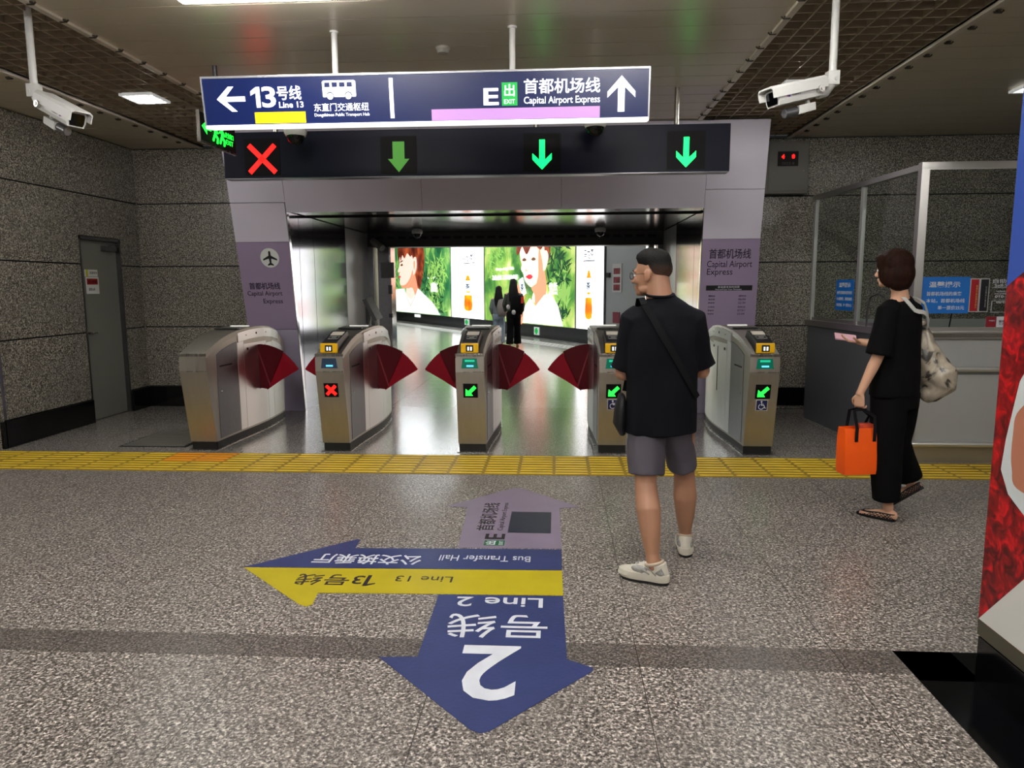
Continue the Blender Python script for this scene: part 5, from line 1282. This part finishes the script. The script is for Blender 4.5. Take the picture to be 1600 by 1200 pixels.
mx = nt.nodes.new('ShaderNodeMix'); mx.data_type = 'RGBA'; mx.inputs[6].default_value = lin('6e4f40'); mx.inputs[7].default_value = lin('0c0a09'); nt.links.new(m2.outputs[0], mx.inputs[0]); nt.links.new(mx.outputs[2], p.inputs['Base Color'])
hair_cap(P, man, fade, man_top, man_low)
# glasses
b = B(); fr = MATS['black_plastic']
for q in (-1, 1):
    b.tube([P(q*.033 + .023*math.cos(a), .103 - abs(.002*math.cos(a)), -.002 + .019*math.sin(a)) for a in [k*2*PI/16 for k in range(17)]], .0016, 6, cap=False)
    b.tube([P(q*.056, .101, .004), P(q*.074, .09, .006), P(q*.081, .02, .004), P(q*.084, -.012, .002), P(q*.083, -.03, -.014)], .0017, 6)
b.tube([P(-.010, .104, .0), P(0, .107, .004), P(.010, .104, .0)], .0015, 6)
gl = b.obj('glasses_frame', black_plastic, man, smooth='all')
b = B()
for q in (-1, 1): b.disc(P(q*.033, .1025, -.002), s, u, .022, .001, 20)
b.obj('glasses_lens', glass_mat('lens_glass', 'f6f8f8', .03), gl)
# t-shirt
b = B()
loft(b, [(.545, 3.925, 1.520), (.548, 3.926, 1.497), (.553, 3.93, 1.462), (.56, 3.933, 1.41), (.56, 3.935, 1.32), (.562, 3.93, 1.2), (.566, 3.93, 1.05), (.57, 3.93, .9), (.571, 3.93, .775)],
     [(.074, .076), (.086, .082), (.140, .094), (.196, .112), (.208, .130), (.203, .135), (.192, .134), (.193, .14), (.192, .145)], side, 28, 0)
for s_, e_, x in ((SL, EL, -1), (SR, ER, 1)):
    c = Vector((.56 + x*.11, 3.935, 1.43)); en = s_.lerp(e_, .93) + Vector((x*.008, 0, 0))
    loft(b, [c, s_ + Vector((x*-.01, 0, .0)), s_.lerp(e_, .35) + Vector((x*.0, 0, 0)), s_.lerp(e_, .65), en], [(.055, .065), (.074, .084), (.068, .078), (.066, .074), (.070, .074)], X_, 20, 0)
tee = fuse(b, 't_shirt', black_cloth, man, .007, 5, (.012, 7, .4))
b = B(); b.tube([(.545 + .074*math.cos(a), 3.925 + .078*math.sin(a), 1.522 - .012*math.sin(a)*-1) for a in [k*2*PI/24 for k in range(25)]], .007, 8, cap=False); b.obj('collar', black_cloth, tee, smooth='all')
# shorts: two legs, wide hems
b = B()
loft(b, [(.571, 3.93, .96), (.571, 3.93, .86), (.571, 3.935, .78)], [(.165, .11), (.178, .125), (.175, .13)], X_, 24, 0)
loft(b, [(.50, 3.925, .82), (.487, 3.915, .72), (.483, 3.90, .63), (.483, 3.885, .548)], [(.10, .115), (.098, .112), (.099, .11), (.098, .108)], X_, 24, 0)
loft(b, [(.645, 3.95, .82), (.665, 3.99, .72), (.690, 4.03, .63), (.707, 4.045, .55)], [(.095, .115), (.085, .11), (.082, .105), (.082, .10)], X_, 24, 0)
fuse(b, 'shorts', shorts_cloth, man, .007, 5, (.010, 9, .35))
# trainers
shoe_white = mat('shoe_white', 'cfcabb', .5, var=(10, .05)); shoe_grey = mat('shoe_mesh', '9a9a96', .6, var=(60, .2)); sole_dark = mat('sole_dark', '1c1c1c', .6)
def trainer(a_, fd, par, lift=0.):
    fd = fd.normalized(); sd_ = fd.cross(Vector(Z_)); g0 = Vector((a_.x, a_.y, lift)) - fd*.026
    Q = lambda f_, s_, z_: g0 + fd*(f_*.9) + sd_*(s_*1.08) + Vector((0,0,z_*1.12))
    b = B()
    loft(b, [Q(-.028,0,.05), Q(.02,0,.05), Q(.09,0,.045), Q(.16,0,.038), Q(.215,0,.032)], [(.036,.04),(.040,.045),(.042,.042),(.046,.034),(.034,.024)], sd_, 18)
    loft(b, [Q(-.005,0,.06), Q(.008,0,.098)], [(.048,.040),(.050,.040)], fd, 16, 0); loft(b, [Q(.03,0,.08), Q(.10,0,.07)], [(.036,.03),(.033,.022)], sd_, 16)
    up = fuse(b, 'shoe', shoe_white, par, .005, 4)
    b = B()
    pts = [(-.055,-.022),(-.068,0),(-.055,.022),(-.02,.042),(.05,.042),(.12,.048),(.18,.046),(.225,.028),(.238,0),(.225,-.028),(.18,-.044),(.12,-.046),(.05,-.038),(-.02,-.036)]
    pp = smooth_poly(pts, 3)
    lo = [b.bm.verts.new(Q(x*.96, y*.92, .012)) for x, y in pp]; mi = [b.bm.verts.new(Q(x*1.04, y*1.10, .028)) for x, y in pp]; hi = [b.bm.verts.new(Q(x*1.01, y*1.03, .050)) for x, y in pp]; n = len(pp)
    for A_, B2 in ((lo, mi), (mi, hi)):
        for k in range(n): b._f([A_[k], A_[(k+1)%n], B2[(k+1)%n], B2[k]])
    b._f(lo[::-1]); b._f(hi); b.obj('midsole', shoe_white, up, smooth=True)
    b = B(); lo = [b.bm.verts.new(Q(x*.95, y*.9, .0)) for x, y in pp]; hi = [b.bm.verts.new(Q(x*.97, y*.94, .0135)) for x, y in pp]
    for k in range(n): b._f([lo[k], lo[(k+1)%n], hi[(k+1)%n], hi[k]])
    b._f(lo[::-1]); b._f(hi); b.obj('outsole', sole_dark, up)
    b = B()
    for q in (-1, 1):
        for k in range(3): b.tube([Q(.0 + k*.04, q*.040, .05), Q(.03 + k*.04, q*.043, .072 - k*.006), Q(.07 + k*.035, q*.036, .080 - k*.01)], .0035, 6)
        b.tube([Q(-.045, q*.022, .05), Q(-.03, q*.036, .085), Q(0, q*.038, .06)], .005, 6)
    b.obj('side_stripes', shoe_grey, up, smooth='all')
    for q in (-1, 1):
        b = B(); b.ell(Q(.105, q*.030, .066), [.045, .017, .020], (fd, sd_, Vector((0,0,1))), 16, 10); b.obj('mesh_panel', shoe_grey, up, smooth='all')
        b = B(); b.ell(Q(-.022, q*.030, .062), [.022, .012, .016], (fd, sd_, Vector((0,0,1))), 14, 8); b.obj('heel_panel', shoe_grey, up, smooth='all')
    b = B()
    for k in range(5): b.tube([Q(.06 + k*.024, -.022, .094 - k*.008), Q(.066 + k*.024, 0, .106 - k*.009), Q(.06 + k*.024, .022, .094 - k*.008)], .0028, 6)
    b.obj('laces', white_paint, up, smooth='all')
    b = B(); b.tube([Q(.026 + .050*math.cos(a_k), .040*math.sin(a_k), .098 - .012*math.cos(a_k)) for a_k in [k*2*PI/20 for k in range(21)]], .009, 8, cap=False); b.obj('collar', mat('shoe_collar', 'b7a794', .7), up, smooth=True)
trainer(AL, FL, man); trainer(AR, FR, man)
# crossbody bag: strap over the back, pouch at the hip
bag = thing('crossbody_bag', 'small black crossbody bag hanging at the hip of the man in black', 'bag', (.36, 3.98, .85))
def ribbon(b, pts, nrm, w, t=.003):
    pts = [Vector(p) for p in pts]; n = len(pts); rows = []
    for i, p in enumerate(pts):
        tt = (pts[min(i+1,n-1)] - pts[max(i-1,0)]).normalized(); nn_ = Vector(nrm[i] if isinstance(nrm, list) else nrm).normalized(); sd_ = tt.cross(nn_).normalized()
        rows.append([b.bm.verts.new(p + sd_*q*w/2 + nn_*r*t) for q, r in ((-1,0),(1,0),(1,1),(-1,1))])
    for i in range(n-1):
        for k in range(4): b._f([rows[i][k], rows[i][(k+1)%4], rows[i+1][(k+1)%4], rows[i+1][k]])
    b._f(rows[0][::-1]); b._f(rows[-1])
strap_m = mat('strap_webbing', '141517', .85, spec=.1, bump=(300, .2))
def shirt_y(x, z):
    a = .20; d = max(0, 1 - ((x-.562)/.22)**2); base = .140 if z < 1.3 else lerp(.140, .098, (z-1.3)/.17)
    return 3.932 - base*math.sqrt(d) - .007
b = B(); pts = []; nn = []
for k in range(13):
    t_ = k/12; x = lerp(.455, .742, t_); z = lerp(1.470, .98, t_); pts.append((x, shirt_y(x, z), z)); nn.append((1.2*(x-.562), -.35, .05 if z < 1.35 else .35))
ribbon(b, pts, nn, .036, .004)
ribbon(b, [(.455, 3.845, 1.470), (.447, 3.90, 1.502), (.44, 3.95, 1.50), (.44, 4.02, 1.44), (.44, 4.075, 1.36), (.415, 4.085, 1.15), (.385, 4.07, .98)], [(-.2,-.5,.8),(-.1,0,1),(-.1,.2,1),(-.1,.7,.7),(0,1,0),(0,1,0),(0,1,0)], .034, .004)
b.obj('strap', strap_m, bag, smooth=True)
b = B(); loft(b, [(.355, 3.96, .965), (.35, 3.965, .9), (.345, 3.97, .82), (.36, 3.975, .77)], [(.02, .075), (.034, .09), (.036, .09), (.022, .07)], X_, 20)
b.obj('pouch', mat('bag_black', '0c0d11', .6, bump=(80, .1)), bag, smooth='all')

# ---- the woman walking past with an orange bag
wo = thing('person', 'woman in black with short brown hair walking past the ticket booth', 'person', (2.26, 4.93, 0))
fdir = Vector((-.62, .78, 0)).normalized(); sdir = Vector((.78, .62, 0)).normalized()      # facing, toward her right hand
b = B()
P, ax, axs = head(b, (2.18, 4.91, 1.665), Vector((-.68, .73, 0)), .08, .98)
loft(b, [(2.20, 4.905, 1.60), (2.225, 4.90, 1.53), (2.235, 4.905, 1.47)], [(.045, .048), (.047, .05), (.06, .058)], sdir)
TC = Vector((2.245, 4.915, 0))
loft(b, [TC + Vector((0,0,z)) for z in (1.44, 1.35, 1.2, 1.05, .95, .88)], [(.10, .07), (.145, .09), (.14, .095), (.12, .09), (.155, .11), (.14, .10)], sdir)
SL, SR = TC - sdir*.150 + Vector((0,0,1.40)), TC + sdir*.150 + Vector((0,0,1.41))
EL, WL = Vector((2.075, 4.80, 1.115)), Vector((1.985, 4.83, .86))
ER, WR = Vector((2.32, 5.14, 1.14)), Vector((2.125, 5.23, 1.17))
loft(b, [SL, SL.lerp(EL, .4), EL], [.043, .042, .036], fdir); loft(b, [EL, EL.lerp(WL, .3), WL], [.036, .036, .023], fdir)
loft(b, [SR, SR.lerp(ER, .4), ER], [.043, .042, .036], fdir); loft(b, [ER, ER.lerp(WR, .3), WR], [.036, .036, .023], fdir)
hand(b, WL, (.02, .06, -1), (-.75, -.6, 0), (.62, -.78, 0), 1.15, .95)
hand(b, WR, (-.85, .15, .12), (-.1, .3, -.9), (-.2, .9, .2), .55, .9)
HL, HR_ = TC - sdir*.078 + Vector((0,0,.9)), TC + sdir*.078 + Vector((0,0,.9))
KL, AL = Vector((2.185, 4.86, .49)), Vector((2.215, 4.835, .085))
KR, AR = Vector((2.31, 5.01, .50)), Vector((2.46, 5.07, .195))
for h_, k_, a_ in ((HL, KL, AL), (HR_, KR, AR)):
    loft(b, [h_, h_.lerp(k_, .5), k_], [.085, .07, .055], sdir); loft(b, [k_, k_.lerp(a_, .3), k_.lerp(a_, .8), a_], [.053, .056, .034, .033], sdir)
FLd = Vector((-.72, .69, 0)).normalized(); FRd = Vector((-.45, .45, -.55)).normalized()
loft(b, [AL + FLd*-.035 + Vector((0,0,-.045)), AL + FLd*.05 + Vector((0,0,-.05)), AL + FLd*.12 + Vector((0,0,-.06)), AL + FLd*.17 + Vector((0,0,-.066))], [(.03,.035), (.034,.032), (.038,.022), (.03,.014)], FLd.cross(Vector(Z_)))
loft(b, [AR + FRd*-.02 + Vector((.03,-.02,-.03)), AR + FRd*.06 + Vector((0,0,-.04)), AR + FRd*.14 + Vector((0,0,-.035)), AR + FRd*.18 + Vector((-.01,.01,-.02))], [(.03,.032), (.034,.03), (.036,.022), (.028,.014)], sdir)
fuse(b, 'body', skin_f, wo, .005, 4)
eyes(P, axs, wo, .98)
# bob: cap plus hanging sides
s, f, u = axs
b = B(); E = lambda p, r: b.ell(p, r, (s, f, u), 24, 16)
E(P(0, -.018, .037), (.100, .112, .100)); E(P(0, -.05, -.03), (.10, .082, .10)); E(P(0, -.045, -.09), (.088, .066, .055))
for q in (-1, 1): E(P(q*.068, .005, -.02), (.032, .06, .085)); E(P(q*.066, -.01, -.075), (.028, .045, .045))
E(P(0, .055, .075), (.07, .045, .035))
fuse(b, 'hair', hair_brown, wo, .006, 6, (.004, 30, .12))
# top and trousers
b = B()
loft(b, [TC + Vector((-.008,-.005,1.475)), TC + Vector((0,0,1.44)), TC + Vector((0,0,1.38)), TC + Vector((0,0,1.28)), TC + Vector((0,0,1.1)), TC + Vector((0,0,.95)), TC + Vector((0,0,.84))],
     [(.085, .07), (.13, .085), (.178, .11), (.182, .122), (.180, .125), (.186, .135), (.188, .14)], sdir, 28, 0)
for s_, e_, q in ((SL, EL, -1), (SR, ER, 1)):
    loft(b, [TC + sdir*q*.09 + Vector((0,0,1.43)), s_, s_.lerp(e_, .5), s_.lerp(e_, 1.0)], [(.05,.055), (.066,.072), (.072,.082), (.080,.088)], fdir, 20, 0)
fuse(b, 't_shirt', black_cloth2, wo, .007, 5, (.008, 7, .4))
b = B()
loft(b, [TC + Vector((0,0,.97)), TC + Vector((0,0,.86)), TC + Vector((0,0,.76))], [(.15,.11), (.178,.135), (.172,.14)], sdir, 24, 0)
loft(b, [HL + Vector((0,0,-.04)), HL.lerp(KL, .5), KL + Vector((.0,0,0)), KL.lerp(AL, .5) + Vector((.0,-.0,0)), Vector((2.205, 4.845, .135))], [(.10,.12), (.098,.115), (.092,.105), (.088,.098), (.083,.090)], sdir, 24, 0)
loft(b, [HR_ + Vector((0,0,-.04)), HR_.lerp(KR, .5), KR, KR.lerp(AR, .5), KR.lerp(AR, .88)], [(.10,.12), (.098,.115), (.092,.105), (.09,.10), (.085,.095)], sdir, 24, 0)
fuse(b, 'trousers', black_cloth2, wo, .008, 6, (.009, 6, .35))
def flat_shoe(a_, fd, par, drop):
    fd = fd.normalized(); sd_ = fd.cross(Vector(Z_)).normalized(); up_ = sd_.cross(fd)
    Q = lambda f_, s_, z_: a_ + fd*f_ + sd_*s_ + up_*(z_ - drop)
    m = mat('woven_black', '0d0d0e', .6)
    b = B(); pp = smooth_poly([(-.05,0),(-.045,.026),(0,.034),(.09,.04),(.15,.036),(.195,.012),(.2,0),(.195,-.012),(.15,-.034),(.09,-.038),(0,-.032),(-.045,-.024)], 3); n = len(pp)
    lo = [b.bm.verts.new(Q(x, y, 0)) for x, y in pp]; hi = [b.bm.verts.new(Q(x*1.01, y*1.04, .014)) for x, y in pp]
    for k in range(n): b._f([lo[k], lo[(k+1)%n], hi[(k+1)%n], hi[k]])
    b._f(lo[::-1]); b._f(hi); sh = b.obj('shoe', m, par)
    b = B()
    def ring(s0, h, k): return [Q(x*k + s0, y*k, h) for x, y in pp]
    zt = lambda x: .05 - .10*max(0, x - .05) if x > .05 else .05
    for k in range(0, n):     # woven diagonal straps
        x, y = pp[k]; x2, y2 = pp[(k+2) % n]
        in_ = .80 if x > .06 else .97
        b.tube([Q(x, y*1.02, .012), Q(x2*in_, y2*in_, zt(x2))], .0028, 5); b.tube([Q(x2, y2*1.02, .012), Q(x*in_, y*in_, zt(x))], .0028, 5)
    b.tube([Q(x*(.8 if x > .06 else .97), y*(.8 if x > .06 else .97), zt(x)) for x, y in pp + pp[:1]], .0045, 6)
    for k in range(6):
        x = .06 + k*.021; w = .032 - k*.003; z = .056 - k*.006
        b.tube([Q(x, -w, z - .012), Q(x, 0, z + .003), Q(x, w, z - .012)], .003, 5)
    b.obj('woven_upper', m, sh, smooth='all')
flat_shoe(AL, FLd, wo, .083); flat_shoe(AR + Vector((0,0,-.0)), FRd, wo, .075)
# phone in her right hand
b = B(); c = WR + Vector((-.09, .02, .03)); fx = Vector((-.93, .25, .12)).normalized(); fy = Vector((.2, .85, .5)).normalized(); fz = fx.cross(fy).normalized()
b.hexa([c + fx*x + fy*y + fz*z for z in (-.005, .005) for x, y in ((-.07,-.036),(.07,-.036),(.07,.036),(-.07,.036))])
tag(b.obj('mobile_phone', mat('phone_pink', 'e8b8c4', .35)), 'pale pink mobile phone held before the woman in black', 'mobile phone')
# orange carrier bag
ob = thing('carrier_bag', 'bright orange carrier bag with black handles carried by the woman in black', 'bag', (2.03, 4.86, .32))
orange = mat('bag_orange', 'ff5e0a', .45, var=(5, .06), bump=(7, .25))
bx = Vector((.985, .17, 0)); by = Vector((-.17, .985, 0)); O = Vector((2.035, 4.855, 0))
b = B(); z0, z1 = .322, .632; R0 = []
for z, w, d in ((z0, .148, .055), (z0 + .03, .152, .06), (.45, .155, .06), (.56, .157, .055), (z1, .157, .045)):
    R0.append([b.bm.verts.new(O + bx*(x*w) + by*(y*d) + Vector((0,0,z))) for x, y in ((-1,-.9),(-.33,-1.05),(.33,-1),(1,-.9),(1.02,0),(1,.9),(.33,1),(-.33,1.05),(-1,.9),(-1.02,0))])
for i in range(4):
    for k in range(10): b._f([R0[i][k], R0[i][(k+1)%10], R0[i+1][(k+1)%10], R0[i+1][k]])
b._f(R0[0][::-1])
inner = [b.bm.verts.new(v.co.lerp(O + Vector((0,0,v.co.z)), .04)) for v in R0[-1]]
low = [b.bm.verts.new(v.co.lerp(O + Vector((0,0,v.co.z)), .06) + Vector((0,0,-.25))) for v in R0[-1]]
for k in range(10):
    b._f([R0[-1][k], R0[-1][(k+1)%10], inner[(k+1)%10], inner[k]]); b._f([inner[k], inner[(k+1)%10], low[(k+1)%10], low[k]])
b._f(low)
b.obj('bag_body', orange, ob, smooth=True)
G = WL + Vector((.01, .01, -.105))
for q in (-1, 1):
    b = B(); a1 = O + bx*-.085 + by*(q*.058); a2 = O + bx*.04 + by*(q*.058)
    ribbon(b, [a1 + Vector((0,0,.545)), a1 + Vector((0,0,.635)), a1.lerp(G, .55) + Vector((-.03,0,.33)), Vector((G.x - .015, G.y + q*.008, G.z)), Vector((G.x + .02, G.y + q*.008, G.z)), a2.lerp(G, .5) + Vector((.045,0,.33)), a2 + Vector((0,0,.635)), a2 + Vector((0,0,.545))], tuple(by*q), .022, .003)
    b.obj('handle', strap_m, ob, smooth=True)
b = B(); b.hexa([O + bx*x + by*y + Vector((0,0,z)) for z in (.40, .655) for x, y in ((-.05,-.03),(.13,-.03),(.13,.03),(-.05,.03))])
part_label(b.obj('wrapped_parcel', mat('parcel_red', 'c84a30', .4, var=(20, .3)), ob), 'red packet showing at the bag mouth')
# cloth tote on her right shoulder
tb = thing('tote_bag', 'pale patterned cloth tote bag behind the back of the woman in black', 'bag', (2.5, 5.0, 1.0))
tote = emis('tote_print', [(.38, '3c3832'), (.45, 'a79c8a'), (.6, 'b9ae9c'), (.8, 'd0c6b4')], 9, 0, 3, 1.5)
b = B()
loft(b, [(2.405, 4.985, 1.30), (2.425, 4.98, 1.2), (2.47, 4.97, 1.08), (2.52, 4.965, .98), (2.53, 4.965, .90), (2.49, 4.965, .85)], [(.045, .05), (.065, .085), (.095, .12), (.135, .14), (.12, .13), (.07, .09)], (.96, -.28, 0), 24)
o = fuse(b, 'bag_body', tote, tb, .008, 3, (.015, 9, .8))
b = B(); strp = mat('strap_pale', 'b4b2ae', .6)
ribbon(b, [(2.43, 4.93, 1.27), (2.405, 4.87, 1.33), (2.375, 4.835, 1.375), (2.345, 4.822, 1.392), (2.315, 4.815, 1.394), (2.29, 4.812, 1.402), (2.268, 4.812, 1.425), (2.245, 4.82, 1.455), (2.228, 4.845, 1.482), (2.24, 4.90, 1.50)], [(.3,-1,.3),(.3,-1,.3),(.2,-1,.4),(.1,-1,.4),(0,-1,.4),(0,-1,.5),(0,-.9,.6),(0,-.8,.8),(0,-.5,.9),(0,0,1)], .028, .004)
ribbon(b, [(2.47, 5.0, 1.27), (2.42, 4.92, 1.38), (2.38, 4.885, 1.445), (2.345, 4.90, 1.475), (2.33, 4.96, 1.485)], [(.4,-1,.4),(.4,-1,.5),(.3,-.8,.8),(.1,-.4,1),(0,0,1)], .028, .004)
b.obj('shoulder_strap', strp, tb, smooth=True)

# ---- two women walking away in the hall
def far_woman(x, y, hgt, label, top_c, leg_c, hair_l, step, pack):
    k = hgt / 1.70
    t = thing('person', label, 'person', (x, y, 0)); V = lambda a, b_, c_: Vector((x + a*k, y + b_*k, c_*k))
    b = B()
    P, ax, axs = head(b, V(0, 0, 1.585), Vector((.05, 1, 0)), 0, k)
    loft(b, [V(0,-.01,1.50), V(0,-.01,1.43), V(0,0,1.38)], [.045*k, .05*k, .06*k], X_)
    loft(b, [V(0,0,z) for z in (1.36, 1.25, 1.05, .95, .86)], [(.11*k,.07*k), (.15*k,.09*k), (.125*k,.085*k), (.155*k,.105*k), (.14*k,.10*k)], X_)
    sh = []
    for q in (-1, 1):
        s_, e_, w_ = V(q*.165,0,1.34), V(q*.23,.02,1.08), V(q*.20,.13,.88)
        loft(b, [s_, e_], [.042*k, .034*k], Y_); loft(b, [e_, w_], [.034*k, .024*k], Y_); hand(b, w_, (0, .4, -.9), (q, 0, 0), (0, -1, -.3), .5, k*.9)
        h_, k_, a_ = V(q*.085, 0, .88), V(q*.085, q*step*.5, .47), V(q*.085, q*step, .09)
        loft(b, [h_, k_], [.08*k, .052*k], X_); loft(b, [k_, a_], [.052*k, .034*k], X_); foot_skin(b, a_, Vector((0, 1, 0))); sh.append((s_, e_, w_, h_, k_, a_))
    fuse(b, 'body', skin_f, t, .011, 3); eyes(P, axs, t, k)
    b = B()
    loft(b, [V(0,0,1.41), V(0,0,1.35), V(0,0,1.2), V(0,0,1.02), V(0,0,.93)], [(.08*k,.07*k), (.165*k,.095*k), (.172*k,.115*k), (.165*k,.115*k), (.17*k,.12*k)], X_, 24, 0)
    for s_, e_, w_, *_ in sh: loft(b, [s_, e_, e_.lerp(w_, .8)], [.062*k, .055*k, .045*k], Y_, 16, 0)
    fuse(b, 'top', top_c, t, .012, 3, (.008, 8, .5))
    b = B(); loft(b, [V(0,0,.98), V(0,0,.86), V(0,0,.78)], [(.14*k,.10*k), (.17*k,.13*k), (.165*k,.13*k)], X_, 20, 0)
    for *_, h_, k_, a_ in sh: loft(b, [h_, k_, k_.lerp(a_, .92)], [.095*k, .085*k, .095*k], X_, 18, 0)
    fuse(b, 'trousers', leg_c, t, .012, 3, (.008, 8, .4))
    b = B()
    for *_, a_ in sh: loft(b, [Vector((a_.x, a_.y - .04, .045)), Vector((a_.x, a_.y + .07, .045)), Vector((a_.x, a_.y + .15, .035))], [.036, .04, .03], X_)
    fuse(b, 'shoes', mat('shoe_tan', '8a6a40', .5), t, .012, 2)
    b = B(); s, f, u = axs
    b.ell(P(0,-.015,.035), [.094*k,.112*k,.1*k], (s, f, u), 20, 14)
    loft(b, [V(0,-.05,1.62), V(0,-.085,1.5), V(.01,-.12,1.35), V(.02,-.135,1.2), V(.03,-.135,hair_l)], [(.09*k,.07*k), (.105*k,.07*k), (.125*k,.05*k), (.12*k,.04*k), (.09*k,.025*k)], X_, 20)
    fuse(b, 'hair', hair_black, t, .010, 3, (.008, 14, .15))
    return t, V, k
far_woman(-1.10, 18.3, 1.74, 'long-haired woman in dark clothes walking away down the bright hall', mat('olive_top', '3a3b34', .8), black_cloth2, 1.08, .12, True)
t = thing('backpack', 'black backpack with a red patch worn by the taller woman in the hall', 'backpack', (-1.0, 18.1, 1.1))
b = B(); loft(b, [(-1.0, 18.10, 1.30), (-1.0, 18.08, 1.15), (-1.0, 18.08, .98), (-1.0, 18.1, .9)], [(.12,.06), (.16,.08), (.16,.08), (.13,.06)], X_, 20); b.obj('pack_body', black_cloth2, t, smooth='all')
b = B(); b.box(-.90, -.83, 18.0, 18.03, 1.15, 1.3, .008); b.obj('red_patch', mat('patch_red', 'c8301c', .5), t)
b = B(); b.ell((-1.08, 17.98, .93), (.05,.03,.06)); b.ell((-1.22, 18.0, 1.06), (.045,.03,.06)); b.obj('hanging_charm', mat('charm_white', 'b8b4b0', .7), t, smooth='all')
far_woman(-1.52, 18.9, 1.57, 'shorter long-haired woman in pale top walking away down the bright hall', mat('pale_top', '6d7472', .8), mat('pale_jeans', '7f8c98', .8), 1.1, -.1, True)
t = thing('backpack', 'pale beige backpack worn by the shorter woman in the hall', 'backpack', (-1.45, 18.7, 1.0))
b = B(); loft(b, [(-1.42, 18.70, 1.20), (-1.42, 18.68, 1.05), (-1.42, 18.68, .92), (-1.42, 18.7, .84)], [(.10,.05), (.14,.07), (.14,.07), (.12,.06)], X_, 20); b.obj('pack_body', mat('pack_beige', '7d746c', .8), t, smooth='all')
